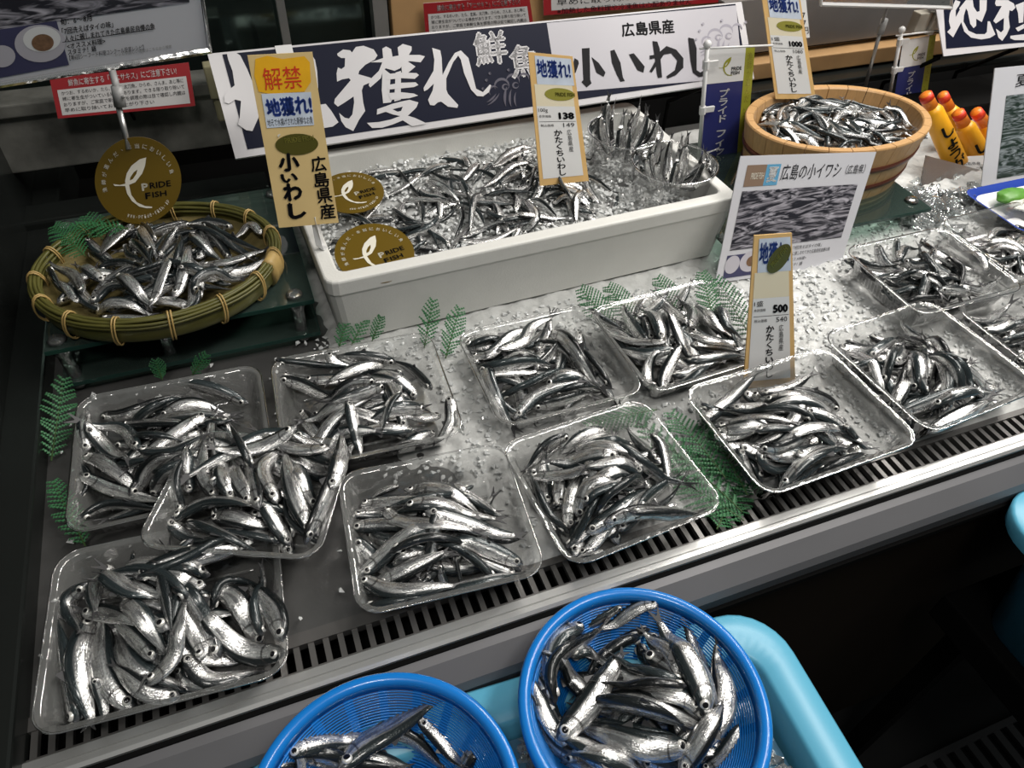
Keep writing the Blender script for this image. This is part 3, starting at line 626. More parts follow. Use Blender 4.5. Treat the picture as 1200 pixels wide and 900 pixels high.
def add_fish(cont, pts, px=True, roll=None, lift=0., fat=1.):
    ctrl = []
    if px:
        base = region(cont)[:2]
        for (x, y) in pts:
            z = .03 if cont in TR else dict(B1=.0, B2=-.02, S=.10, F=.07, W=.11)[cont]
            for _ in range(6):
                p = onz(x, y, z); z = .5*z+.5*(min(float(hget(p[0], p[1])), CAP.get(cont, .048))+.004)
            ctrl.append(onz(x, y, z)[:2])
    else: ctrl = [np.array(p[:2]) for p in pts]
    if roll is None:
        r = random.random(); sgn = random.choice((-1, 1))
        roll = sgn*math.radians(random.uniform(58, 112)) if r < .74 else sgn*math.radians(random.uniform(5, 45))
    D_ = random.uniform(.92, 1.08)*fat*DEPTH[cont]; mn = .060; cap = CAP.get(cont, .055)
    for it in range(4 if px else 1):
        c2 = np.array(ctrl); L0 = np.linalg.norm(np.diff(c2, axis=0), axis=1).sum()
        if px and L0 < mn:
            e = c2[-1]+(c2[-1]-c2[-2])/max(np.linalg.norm(c2[-1]-c2[-2]), 1e-6)*(mn-L0)
            if inreg(cont, e): c2[-1] = e
        if px:
            dv = np.array([clampc(cont, q) for q in c2])-c2; c2 = c2+dv[np.argmax(np.abs(dv).sum(1))]; c2 = np.array([clampc(cont, q) for q in c2])
        xy, L = spine(c2); dr = min(D_/L, .25); wr = dr*.60
        last = it == (3 if px else 0)
        z = drape(xy, L, roll, dr, wr, lift, cap, last, .006 if cont in FLATK else .012)
        if px and not last:
            k_ = len(pts)-1; zm = float(np.mean(z)); fm = 1. if cont in FLATK else .35; ctrl = [onz(x, y, fm*zm+(1-fm)*float(np.interp(j/k_*.98 if L0 >= mn else j/k_*L0/mn, US, z)))[:2] for j, (x, y) in enumerate(pts)]
    S3 = np.column_stack([xy, z]); L = np.linalg.norm(np.diff(S3, axis=0), axis=1).sum()
    dr = min(1.09*D_/L, .25); wr = dr*random.uniform(.56, .64)
    FISHES.append(dict(c=cont, S=S3, L=L, roll=roll, dr=dr, wr=wr, px=px, seed=random.random()))
def filler(k, n, Lr=(.07, .095)):
    cx, cy, hx, hy, rot, rnd = region(k)
    for _ in range(n):
        for _t in range(20):
            a = random.uniform(0, 6.283); L = random.uniform(*Lr)
            if rnd: q = math.sqrt(random.random())*(.95 if k == 'W' else .8); b = random.uniform(0, 6.283); x, y = hx*q*math.cos(b), hy*q*math.sin(b)
            else: x, y = random.uniform(-hx, hx)*.85, random.uniform(-hy, hy)*.85
            e = [(x+s*L/2*math.cos(a), y+s*L/2*math.sin(a)) for s in (-1, 1)]
            if all(((p[0]/hx)**2+(p[1]/hy)**2 < 1.08) if rnd else (abs(p[0]) < hx*1.02 and abs(p[1]) < hy*1.02) for p in e): break
        bend = random.uniform(-.012, .012); m = (x-math.sin(a)*bend, y+math.cos(a)*bend); c, s = math.cos(rot), math.sin(rot)
        pts = [(cx+p[0]*c-p[1]*s, cy+p[0]*s+p[1]*c) for p in (e[0], m, e[1])]
        add_fish(k, pts, px=False)
TRACE = {}
def TR_(k, ox, oy, sc, txt, lift=0.):
    for f in txt.split('|'):
        pts = [(ox+float(p.split(',')[0])/sc, oy+float(p.split(',')[1])/sc) for p in f.split()]
        TRACE.setdefault(k, []).append((pts, lift))
# traced poses: container -> (crop origin x, y, scale, head..tail control points) in pixels of the 1200x900 frame
TR_('T1', 30, 620, 3.333, "172,765 150,580 112,370|250,365 205,560 248,785|410,700 310,560 300,340|580,640 430,540 350,390|275,600 290,690 300,760|505,510 440,430 360,360|600,660 470,640 370,560|385,275 460,350 540,470|290,170 400,240 500,265|245,215 160,290 210,390|215,320 300,320 400,360|330,130 270,220 275,310|515,155 545,270 570,400|890,400 830,280 700,170|930,430 900,300 940,200|850,380 840,330 800,280|1005,440 970,320 860,210|430,100 400,170 380,185|660,490 680,470 650,420|640,620 500,600 460,640|590,540 650,600 820,590|620,500 720,590 900,545|705,150 540,140 320,160|700,215 600,190 540,180|700,265 770,200 900,150|745,485 680,330 580,180|1050,470 860,450 700,300|468,600 570,480 620,290")
TR_('T2', 0, 380, 3.75, "1090,340 960,290 760,255|365,560 355,470 360,370|440,405 560,400 800,320|540,430 680,370 850,325|690,385 830,350 1000,370|620,425 800,415 960,410|520,440 700,460 850,470|580,490 660,500 760,500|600,545 750,550 900,500|580,575 700,590 820,565|440,510 430,550 460,600|480,590 560,610 680,600|340,620 370,660 380,720|345,760 370,700 350,620|330,860 480,800 700,790|560,580 470,450 300,440|380,440 430,510 560,600|350,570 440,600 600,700|650,720 720,680 770,640|560,740 640,640 780,590|345,660 520,730 720,780")
TR_('T4', 180, 380, 3.214, "650,110 700,150 770,160|370,180 500,200 640,180|400,170 520,180 700,175|420,210 520,240 620,290|560,210 700,200 830,160|600,240 650,270 690,270|700,260 780,230 870,220|640,440 700,400 800,400")
TR_('T4', 400, 300, 3, "150,380 60,400 -40,440|150,455 80,480 -20,520|120,445 30,460 -60,500|30,530 50,620 70,700|350,550 260,570 180,580|290,530 230,540 170,550|250,600 200,610 150,610|330,590 260,620 200,670|300,650 230,640 140,670|220,420 100,410 40,430|320,470 250,400 180,370|250,500 240,460 150,420|190,370 80,360 -10,360|380,500 385,580 330,650|210,480 170,520 140,600")
TR_('T3', 180, 380, 3.214, "200,440 290,470 330,520|80,700 60,600 100,500|120,640 135,560 130,500|240,650 180,560 190,440|230,620 235,520 225,450|300,660 260,580 260,520|370,680 310,580 290,500|475,670 430,600 380,480|600,690 560,600 530,520|620,820 520,740 500,640|740,560 620,545 530,510|740,520 640,470 550,430|740,550 620,500 490,450|600,790 530,650 490,480|690,650 700,600 760,560|480,820 440,800 380,790|220,725 370,750 450,760|50,740 130,790 230,800|110,720 230,780 400,850|510,820 440,720 390,640|400,700 370,580 345,450|480,630 425,500 540,390|640,300 480,290 330,360 200,420|700,365 560,340 430,300|560,350 400,400 260,430|620,800 625,680 690,570|660,800 700,680 780,510|690,820 760,680 830,500|800,500 760,400 740,300|60,720 200,665 370,690")
TR_('T3', 180, 380, 3.214, "440,365 400,290 362,225", lift=.02)
TR_('T5', 370, 540, 4.286, "420,130 340,155 270,180|620,130 760,180 890,240|730,170 850,220 950,260|220,210 360,205 560,205|180,280 260,265 350,255|170,330 330,310 480,330|820,380 950,390 1050,385|170,400 210,430 230,450|440,600 450,570 430,540|560,570 590,640 600,690|520,590 540,640 560,680|620,530 650,600 700,660|700,480 720,560 740,640|750,580 830,600 930,600|1010,550 900,520 820,490|440,130 640,150 820,260|440,240 640,235 900,290|550,265 780,320 1000,360|330,240 460,300 790,345|90,580 300,430 520,345|370,450 560,370 830,365|900,585 800,490 620,430|1040,510 860,440 660,410|190,610 400,490 640,430|310,610 450,550 640,470|150,750 350,750 570,710|640,700 820,660 1060,590|80,610 260,690 560,690")
TR_('T6', 500, 340, 4.286, "180,250 280,235 440,225|100,310 170,300 230,300|160,290 240,260 330,240|330,300 430,240 540,190|105,340 220,340 330,250 440,210|190,370 280,350 330,345|440,290 530,260 600,190|560,310 600,230 620,150|360,300 480,260 530,180 630,130|330,335 450,320 560,330|280,420 400,410 560,410|180,410 300,400 550,380|170,460 230,460 300,480|540,400 600,350 640,300|240,520 330,600 400,640|640,520 720,500 840,490|530,590 680,560 810,520|600,460 680,430 760,440|440,630 560,510 760,440|360,480 520,460 720,370|280,380 330,500 430,670|930,490 800,340 690,240|800,420 720,300 620,215|620,210 760,330 880,470")
TR_('T7', 660, 310, 5, "60,290 160,350 250,400|420,590 300,480 160,370|420,420 370,370 330,340|250,320 290,360 340,400|520,450 510,390 490,330|420,280 460,220 510,190|590,370 560,280 470,230|640,460 630,380 610,310|620,180 640,130 680,60|760,230 830,320 920,400|830,260 900,350 1000,420|900,260 960,360 1060,420|740,380 880,400 1060,440|740,480 880,490 1060,480|700,560 850,550 1050,510|640,600 740,600 820,580|620,640 720,640 800,610|620,700 720,680 800,620|470,610 520,570 560,560|720,410 860,450 1000,470|370,240 460,180 550,80|470,440 400,310 320,200|580,450 540,320 460,240|740,370 760,270 680,190|600,480 420,450 250,390|660,510 480,530 330,480|720,360 640,260 550,170|760,520 690,420 640,340|590,730 600,640 650,550|540,760 510,650 570,570")
TR_('T8', 600, 480, 4.5, "500,110 400,120 280,180|560,130 440,140 330,190|640,170 540,160 430,170|250,200 190,240 150,260|300,140 180,190 110,270|760,260 740,190 730,160|80,310 110,420 130,500|190,500 170,420 170,340|255,510 255,420 265,345|360,430 460,370 620,340|350,520 420,400 600,370|380,500 450,430 560,400|300,620 310,480 360,350|230,650 180,560 150,490|720,320 640,320 580,330|700,290 620,290 530,290|560,260 400,260 200,265|730,130 790,190 810,280|330,180 500,200 740,290|780,290 700,200 620,95|80,295 300,300 560,320|560,640 620,580 660,520|480,650 540,620 560,580|660,520 750,430 870,350|620,600 740,530 880,420|440,500 560,420 720,330|300,660 380,550 460,440|390,640 560,540 720,400|520,650 740,590 1000,590|640,700 830,640 1030,600|290,690 350,670 380,640|360,740 420,690 460,640|400,790 430,720 500,690|490,750 440,770 330,760|300,640 180,530 90,330")
TR_('T9', 800, 420, 4.444, "310,170 350,190 420,220|370,170 420,200 480,220|430,210 540,205 620,215|690,230 670,180 650,140|820,260 740,220 690,200|250,240 440,235 640,280|200,250 280,280 340,310|170,370 300,370 400,365|160,390 220,410 300,400|170,340 340,320 560,350|860,310 700,240 450,235|690,340 560,290 220,260|380,370 480,360 580,370|220,430 340,390 520,410|300,440 420,430 540,430|480,470 560,450 640,420|700,420 760,430 810,440|380,500 480,540 600,520|420,480 560,500 760,470|400,465 520,470 660,415|630,265 800,310 950,410|820,370 640,370 460,460|810,390 900,430 1000,460|700,590 820,540 960,490|560,570 640,500 790,460|500,560 510,620 510,700|560,700 700,600 780,560|300,460 380,560 480,640|540,730 680,580 930,480|100,230 130,245 180,260|60,330 180,240 350,90")
TR_('T9', 800, 420, 4.444, "400,185 540,160 670,80", lift=.015)
TR_('T10', 960, 360, 5, "30,320 90,330 160,330|60,360 130,370 180,330|80,400 150,390 200,380|310,130 360,170 410,200|180,145 270,190 370,215|130,190 230,220 360,250|80,230 120,270 160,300|240,270 280,275 320,285|310,330 360,320 400,310|400,430 400,350 420,290|430,570 460,470 490,380|370,610 400,540 450,460|560,500 540,400 520,300|660,420 650,350 640,270|280,300 380,240 470,170|440,340 480,290 500,210|650,500 600,400 530,250|760,320 700,240 640,200|690,310 740,380 750,500|820,510 810,430 770,360|880,510 860,420 770,330|520,560 590,510 650,490|690,520 700,490 740,480|620,190 540,140 470,100|640,260 560,220 460,120|420,620 600,570 800,510|500,660 640,640 780,650|380,510 280,430 180,330|150,240 270,300 410,510|655,580 800,570 990,530|760,660 880,610 1040,490|560,720 700,690 850,640|700,780 840,700 1050,600")
TR_('T11', 960, 240, 5, "370,150 400,230 460,290|290,240 330,270 400,330|120,350 270,380 410,410|200,330 330,340 450,370|480,350 560,400 640,440|500,320 580,370 640,400|640,290 720,320 820,340|720,350 830,400 830,460|850,440 800,400 760,360|960,440 900,380 830,330|360,440 520,440 640,440|380,460 520,470 620,470|590,270 660,370 740,450|600,200 680,300 830,340|460,330 500,250 600,240|620,420 720,440 840,470|160,390 260,440 360,490|360,450 480,530 640,610|500,500 660,500 830,490|630,500 640,450 640,390|640,600 780,590 900,540|840,480 980,480 1120,400")
TR_('T12', 960, 360, 5, "720,120 800,125 900,140|930,240 1080,230 1200,200|880,170 1000,150 1200,140|990,330 1100,300 1230,260|1130,330 1180,340 1240,330|1000,200 1100,190 1200,185|830,160 960,170 1120,60|810,100 960,90 1090,-10")
TR_('T13', 960, 240, 5, "780,200 860,205 900,200|900,190 1000,230 1120,270|990,210 1100,220 1210,270|700,200 860,270 1030,300|880,300 1000,340 1160,370|1150,300 1180,360 1220,400|1090,300 1130,310 1160,340|1110,400 1160,410 1220,430|980,240 1080,260 1180,290|1000,290 1080,310 1150,320")
TR_('B1', 590, 680, 3.75, "300,790 170,680 100,520|240,720 150,600 90,440|230,610 150,500 110,390|480,840 380,760 300,680|560,830 420,770 300,700|640,850 500,800 420,770|250,760 340,800 420,850|520,120 440,160 360,200|350,190 220,280 180,480|680,100 600,110 440,190|225,540 220,390 440,200|670,150 540,200 380,330|780,430 720,300 620,220|890,600 840,420 690,170|960,600 890,400 800,190|930,680 1030,480 1000,240|290,340 380,330 500,380|790,440 640,400 520,340|600,250 450,320 330,480|270,370 380,420 500,420|850,580 780,520 700,500|800,470 600,450 430,440|400,510 560,500 720,560 900,620|380,530 560,560 770,660|360,580 560,630 850,710|600,790 740,810 860,800|810,740 600,730 330,620|850,800 900,740 1010,740|880,830 960,770 1040,640|400,500 250,390 150,310|240,700 380,540 520,320|780,840 850,730 930,600")
TR_('B2', 290, 770, 3.75, "100,470 160,440 220,460|230,330 280,370 330,400|930,390 960,420 1000,460|180,440 380,360 540,340|200,430 400,460 640,470|430,440 560,440 700,480|200,500 380,500 560,520|100,540 260,560 420,560|600,520 720,540 880,540|1030,390 980,440 920,530|750,270 840,350 940,480|560,330 720,360 860,480|430,430 560,310 850,150|80,480 90,370 70,280")
TR_('S', 30, 230, 3.871, "70,270 80,370 130,460|110,330 160,420 240,470|230,470 190,420 150,390|220,190 250,240 280,310|280,200 310,230 350,260|440,130 400,160 370,210|490,130 440,170 380,220|290,250 320,280 350,300|320,310 400,300 470,320|360,380 310,360 270,330|740,100 680,130 610,160|610,280 640,200 690,140|770,270 810,230 800,190|760,170 780,210 830,240|940,140 840,120 740,130|660,430 720,330 740,210|690,470 740,400 750,320|890,230 960,240 1040,270|800,130 940,200 1080,240|740,140 880,190 1000,260|1070,180 1020,130 970,160|450,210 470,270 540,320|470,190 530,250 580,320|590,210 560,150 520,110|510,130 540,190 590,270|290,430 400,360 560,320|280,460 380,410 450,420|640,300 560,330 440,360|270,450 210,350 110,300|300,490 420,480 500,490|450,450 510,470 550,500|320,515 440,515 560,510|420,360 490,420 560,480|560,490 630,370 690,270|700,350 760,340 800,400|820,360 920,360 1000,340|880,340 1000,310 1080,280|700,340 820,350 930,310|790,310 940,300 1090,230|760,450 840,390 960,380")
TR_('F', 380, 150, 3.75, "140,200 240,190 340,180|500,180 400,190 300,210|560,160 470,190 440,200|930,80 800,120 740,150|640,170 620,140 600,110|530,190 570,195 620,200|910,110 820,130 740,160|900,190 850,200 800,220|930,170 920,210 900,250|900,160 820,180 700,250|680,150 640,200 600,240|740,140 700,190 650,240|430,210 350,260 250,290|440,220 500,260 590,310|410,250 450,290 540,320|320,300 420,305 560,330|130,330 150,370 180,400|250,310 210,360 170,400|410,330 430,360 430,390|290,400 320,400 330,380|60,380 100,380 150,400|20,500 50,490 90,510|640,330 720,325 800,325|700,290 800,280 930,290|720,350 750,390 800,400|760,410 820,400 880,390|300,350 380,410 480,410|510,390 460,450 330,470|280,430 340,440 400,440|450,500 420,520 390,540|550,510 520,480 490,470|700,290 660,330 640,440|590,350 600,400 560,500|1000,310 1060,310 1120,330|880,330 950,330 1010,370|850,400 950,390 1060,380|600,490 700,440 800,430|590,500 720,490 850,450|860,460 930,400 870,300")
TR_('F', 380, 150, 3.75, "1090,300 1050,250 1020,200", lift=.02)
TR_('W', 800, 0, 3, "300,345 380,360 470,380|460,360 520,365 580,375|560,365 640,372 720,385|640,390 680,420 720,440|600,400 640,420 650,460|700,390 760,400 800,430|760,390 800,400 840,440|280,380 340,400 400,430|380,380 460,390 540,390|270,400 320,430 380,460|450,390 490,440 520,460|400,430 440,440 480,460|540,430 600,470 650,490|500,420 560,470 640,480|360,440 400,450 430,460|470,460 530,480 560,490|680,450 740,440 770,430|700,410 780,440 840,470|560,480 640,490 710,510|640,470 720,470 800,450|720,510 780,495 850,480")
FILL = dict(T1=14, T2=18, T3=10, T4=16, T5=14, T6=12, T7=14, T8=14, T9=14, T10=16, T11=20, T12=16, T13=16, B1=16, B2=6, S=34, F=70, W=110)
for _k, _n in FILL.items(): filler(_k, _n, (.06, .08) if _k in 'SFW' else (.075, .098))
for _k in TRACE:
    L_ = TRACE[_k]
    plen = lambda f: sum(math.dist(a, b) for a, b in zip(f[0], f[0][1:]))
    med = sorted(plen(f) for f in L_)[len(L_)//2]
    L_.sort(key=lambda f: 0 if plen(f) < med*.62 else 1)
    for pts, lift in L_: add_fish(_k, pts, True, None, lift, .95 if _k in 'SFW' else 1.)
# cups: fish standing head down, tails up, fanned out
def cup_fish():
    for (c, r, z0, h), n in zip(CUPS, (15, 15)):
        for q in range(n):
            a = 2*math.pi*q/n+random.uniform(-.2, .2); rr = r*random.uniform(.25, .55); b = a+random.uniform(-.5, .5)
            ln = random.uniform(.06, .078); tilt = random.uniform(.15, .5) if q % 3 else random.uniform(.9, 1.2)
            p0 = np.array([c[0]+rr*math.cos(a)*.7, c[1]+rr*math.sin(a)*.7, z0+.028+random.uniform(0, .012)])
            d = np.array([math.cos(b)*math.sin(tilt)*.8, math.sin(b)*math.sin(tilt)*.8, math.cos(tilt)])
            S3 = np.array([p0+d*ln*u+np.array([math.cos(b), math.sin(b), 0])*.008*u*(1-u)*4 for u in US])
            for i in range(NS):
                dd = np.hypot(S3[i, 0]-c[0], S3[i, 1]-c[1])
                if dd > r*.84 and S3[i, 2] < z0+h+.004: S3[i, :2] = np.array(c)+(S3[i, :2]-np.array(c))*(r*.84/dd)
            FISHES.append(dict(c='C', S=S3, L=ln, roll=random.uniform(-3, 3), dr=.185, wr=.12, px=True, seed=random.random()))
cup_fish()

# ---- split: the ~300 that show largest become things, the rest of each heap one object
def proj(p):
    q = RW.T @ (p-CAM); return 600+FPX*q[0]/q[2], 450+FPX*q[1]/q[2]
for f in FISHES:
    a = [proj(p) for p in (f['S'][0], f['S'][8], f['S'][-1])]; f['pl'] = math.dist(a[0], a[1])+math.dist(a[1], a[2])
    f['in'] = -20 < a[1][0] < 1215 and a[1][1] < 915
rank = sorted([f for f in FISHES if f['px'] and f['in']], key=lambda f: -f['pl']*(1.2 if f['c'][0] == 'B' else 1))
for f in rank[:300]: f['own'] = True
def describe(f):
    k = f['c']; S = f['S']; cx, cy, hx, hy, rot, rnd = region(k); c, s = math.cos(rot), math.sin(rot)
    m = S[8]; x = ((m[0]-cx)*c+(m[1]-cy)*s)/hx; y = (-(m[0]-cx)*s+(m[1]-cy)*c)/hy
    row = 'front' if y < -.33 else ('back' if y > .33 else 'middle'); colm = 'wall-end' if x < -.33 else ('far-end' if x > .33 else 'centre')
    d = S[0]-S[-1]; a = math.degrees(math.atan2(d[1], d[0])) % 360
    hd = ['far-end', 'back', 'wall', 'rail'][int(((a+45) % 360)//90)]
    ch = S[-1]-S[0]; t = S[8]-S[0]; bend = abs(ch[0]*t[1]-ch[1]*t[0])/max(np.hypot(ch[0], ch[1]), 1e-6)/f['L']
    look = ('curved ' if bend > .10 else ('gently-bent ' if bend > .045 else 'straight '))+('dark-backed' if abs(f['roll']) < 1.0 else 'silver-sided')
    return f"{look} anchovy, head to {hd}, {row} {colm} of {TSHORT[k]}"
_same = {}
for f in rank[:300]: f['lab'] = describe(f); _same.setdefault(f['lab'], []).append(f)
for v in _same.values():
    if 1 < len(v) < 5:
        v.sort(key=lambda f: f['L'])
        for f, q in zip(v, {2: ('shorter ', 'longer '), 3: ('shortest ', 'mid-length ', 'longest '), 4: ('shortest ', 'second-shortest ', 'second-longest ', 'longest ')}[len(v)]): f['lab'] = q+f['lab']
def mesh_of(V, uv, seed, name='anchovy'):
    me = bpy.data.meshes.new(name); me.from_pydata(V.tolist(), [], FF)
    at = me.attributes.new('fuv', 'FLOAT_VECTOR', 'POINT'); at.data.foreach_set('vector', np.column_stack([uv, np.full(len(uv), seed)]).ravel())
    me.polygons.foreach_set('use_smooth', [True]*len(FF)); me.materials.append(FISH); me.update(); return me
heaps = {}
for f in FISHES:
    V, uv, T, D, W, hh, ww = fish_geo(f['S'], f['L'], f['roll'], f['dr'], f['wr']); L = f['L']; er = L*f['dr']*.20
    ei = 3; eyes = [frame(f['S'][ei]+W[ei]*sg*ww[ei]*.80+D[ei]*hh[ei]*.12, T[ei], D[ei]*sg, W[ei]*sg, er) for sg in (1, -1)]
    tm = frame(f['S'][-1], T[-1], D[-1], W[-1], L*.85); dm = frame(f['S'][9]+D[9]*hh[9]*.93, T[9], D[9], W[9], L)
    if f.get('own'):
        o0 = f['S'][8]; me = mesh_of(V-o0, uv, f['seed']); o = bpy.data.objects.new('anchovy', me); COL.objects.link(o); o.location = o0
        tag(o, f['lab'], 'fish', 'anchovies in '+TSHORT[f['c']]); iv = Matrix.Translation(-Vector(o0))
        for e in eyes: child('eye', EYEM, o, iv@e)
        child('tail_fin', TAILM, o, iv@tm); child('dorsal_fin', DORM, o, iv@dm)
    else:
        h = heaps.setdefault(f['c'], dict(V=[], F=[], A=[], m=[], n=0))
        h['V'].append(V); h['F'] += [tuple(h['n']+i for i in q) for q in FF]; h['m'] += [0]*len(FF); h['A'].append(np.column_stack([uv, np.full(len(uv), f['seed'])])); h['n'] += len(V)
        for Mx, P_, F_, fm in [(e, EP, EF, [1+q for q in EFM]) for e in eyes]+[(tm, TP, TF, [3]*len(TF))]:
            A = np.array([list(Mx@Vector(p)) for p in P_]); h['V'].append(A); h['A'].append(np.zeros((len(A), 3))); h['F'] += [tuple(h['n']+i for i in q) for q in F_]; h['m'] += fm; h['n'] += len(A)
for k, h in heaps.items():
    me = bpy.data.meshes.new('anchovies'); me.from_pydata(np.vstack(h['V']).tolist(), [], h['F'])
    at = me.attributes.new('fuv', 'FLOAT_VECTOR', 'POINT'); at.data.foreach_set('vector', np.vstack(h['A']).ravel())
    for m in (FISH, EYEW, EYEB, FIN): me.materials.append(m)
    me.polygons.foreach_set('material_index', h['m']); me.polygons.foreach_set('use_smooth', [True]*len(me.polygons)); me.update()
    o = bpy.data.objects.new('anchovies', me); COL.objects.link(o); o['kind'] = 'stuff'
    tag(o, 'heap of small silver anchovies filling '+TSHORT[k], 'fish')

# ================================================================== CARDS, SIGNS, LETTERING
_TXT = {}
def text_mesh(body, bold=0., vertical=False):
    key = (body, bold, vertical)
    if key in _TXT: return _TXT[key]
    c = bpy.data.curves.new('t', 'FONT'); c.body = '\n'.join(body) if vertical else body
    if vertical: c.align_x = 'CENTER'; c.space_line = .95
    c.resolution_u = 2; o = bpy.data.objects.new('t', c); COL.objects.link(o); dg = bpy.context.evaluated_depsgraph_get()
    me = bpy.data.meshes.new_from_object(o.evaluated_get(dg)); V = np.array([v.co[:2] for v in me.vertices]) if len(me.vertices) else np.zeros((1, 2)); F = [tuple(p.vertices) for p in me.polygons]
    bpy.data.objects.remove(o); bpy.data.curves.remove(c); bpy.data.meshes.remove(me)
    if bold:
        n = len(V); VV = []; FFF = []
        for i, (dx, dy) in enumerate(((0, 0), (1, 0), (-1, 0), (0, 1), (0, -1))):
            VV.append(V+np.array([dx, dy])*bold); FFF += [tuple(i*n+q for q in f) for f in F]
        V = np.vstack(VV); F = FFF
    lo, hi = V.min(0), V.max(0); V = (V-lo)/np.maximum(hi-lo, 1e-6); _TXT[key] = (V, F); return _TXT[key]
class Card:
    """a flat sheet with four world corners TL TR BR BL; decals are placed in (s, t), s to the right, t downward"""
    def __init__(s, name, label, cat, q, m, th=.0012, group=None, root=None):
        s.q = [Vector(p) for p in q]
        if root is None:
            c = (s.q[2]+s.q[3])/2; s.root = empty(name, c, label, cat, group); s.o, s.n = quadslab('sheet', s.q, th, m, s.root)
        else: s.root = root; s.o, s.n = quadslab(name, s.q, th, m, root)
        s.lv = .0004
    def at(s, u, v, lv=None):
        a, b, c, d = s.q; return (a*(1-u)+b*u)*(1-v)+(d*(1-u)+c*u)*v+s.n*(lv if lv is not None else s.lv)
    def text(s, body, r, m, bold=0., vertical=False, name='lettering', lv=None, slant=0):
        V, F = text_mesh(body, bold, vertical); s0, t0, s1, t1 = r
        P = [s.at(s0+(s1-s0)*(x+slant*(y-.5)), t0+(t1-t0)*(1-y), lv or .0009) for x, y in V]; return pyd(name, P, F, m, s.root)
    def rect(s, r, m, name='print_panel', lv=None):
        s0, t0, s1, t1 = r; return pyd(name, [s.at(s0, t1, lv), s.at(s1, t1, lv), s.at(s1, t0, lv), s.at(s0, t0, lv)], [(0, 1, 2, 3)], m, s.root)
    def oval(s, c, rx, ry, m, name='sticker', lv=.0006, n=32, rot=0.):
        P = []
        for k in range(n):
            a = 2*math.pi*k/n; x, y = rx*math.cos(a), ry*math.sin(a); P.append(s.at(c[0]+x, c[1]+y, lv))
        return pyd(name, P, [tuple(range(n))], m, s.root)
    def poly(s, outlines, m, name='lettering', lv=.0009):
        """outlines: lists of image points on this sheet's plane; [outer, hole, ...] groups"""
        V = []; F = []
        for gi, grp in enumerate(outlines):
            lw = lv+gi*.00008
            P = [[Vector(on(x, y, s.q[0]+s.n*lw, s.n)) for x, y in ring] for ring in grp]; fl = [p for r_ in P for p in r_]
            for t in tessellate_polygon(P): F.append(tuple(len(V)+i for i in t))
            V += fl
        return pyd(name, V, F, m, s.root)
def plane(px, y0, z0, tilt, yaw=0):
    """corners read from the photograph on a plane through (x, y0, z0), leaning back by tilt degrees, turned by yaw"""
    t = math.radians(tilt); w_ = math.radians(yaw); n = (math.sin(w_)*math.cos(t), -math.cos(w_)*math.cos(t), math.sin(t))
    x0 = onz(*px[3], z0)[0] if len(px) > 3 else 0
    return [on(x, y, (x0, y0, z0), n) for x, y in px]
def px_(ox, oy, sc, s):
    return [[(ox+float(p.split(',')[0])/sc, oy+float(p.split(',')[1])/sc) for p in ring.split()] for ring in s.split('/')]

# ---- long banner
bq = plane([(243, 63), (869, 2), (884, 92), (276, 186)], .975, .12, 36)
ban = Card('banner', 'long navy banner with white brush lettering 地獲れ hung behind the foam box', 'banner', bq, BANNERW, .002)
ban.rect((.022, .02, .985, .93), NAVY, 'navy_print', .0005)
ban.poly([px_(560, 0, 3.529, "285,95 1068,22 1095,320 330,385")], PALEGREY, 'pale_print', .0007)
ban.poly([px_(340, 40, 5, s) for s in (
 "275,115 310,90 352,95 362,108 385,75 430,68 490,90 512,125 495,150 440,180 405,215 400,235 470,255 480,262 465,285 430,300 420,330 428,400 440,450 405,500 370,568 325,545 300,510 287,462 320,490 345,495 365,470 375,400 372,365 320,400 280,425 258,405 262,380 355,270 345,258 305,265 275,278 272,230 280,195 300,205 320,190 322,140 300,140 280,128",
 "470,165 545,140 540,85 562,72 592,88 600,132 636,125 630,78 660,57 712,72 712,95 695,122 760,122 790,130 765,165 700,158 672,165 645,200 612,215 560,200 545,215 530,260 470,312 460,300 472,262 520,215 540,165 500,165",
 "545,200 590,235 585,300 582,345 600,380 590,400 545,405 537,330 540,240", "618,225 650,215 648,385 610,395", "650,165 690,160 735,190 690,228 655,225",
 "560,235 650,225 740,228 755,240 730,262 650,258 560,268", "570,298 650,285 735,282 752,298 725,310 650,318 570,325", "575,345 650,340 725,348 750,360 700,375 590,385",
 "510,440 600,408 650,395 700,385 752,400 740,430 690,478 730,490 805,525 715,540 660,505 600,530 540,548 480,550 450,520 520,515 590,500 645,480 600,470 560,455 508,472/600,440 630,455 650,450 660,425",
 "832,80 880,95 888,140 893,240 930,165 965,110 1000,95 1045,140 1070,240 1090,320 1130,340 1170,295 1178,300 1165,340 1130,365 1095,362 1060,325 1020,230 1000,150 985,125 955,165 915,260 915,325 925,350 985,415 980,432 925,425 885,395 865,400 845,418 820,415 808,385 835,330 842,290 805,325 785,335 782,315 840,215 845,150")]
 +[px_(240, 50, 6, s) for s in ("155,75 210,65 250,90 300,190 345,300 370,450 380,520 335,622 290,615 232,575 245,530 255,410 215,400 170,430 140,420 135,375 165,335 210,300 195,200 165,120",
 "780,440 850,430 890,480 940,560 900,590 780,610", "752,85 775,120 790,200 797,320 780,310 752,200")], BANNERW, 'brush_lettering', .0009)
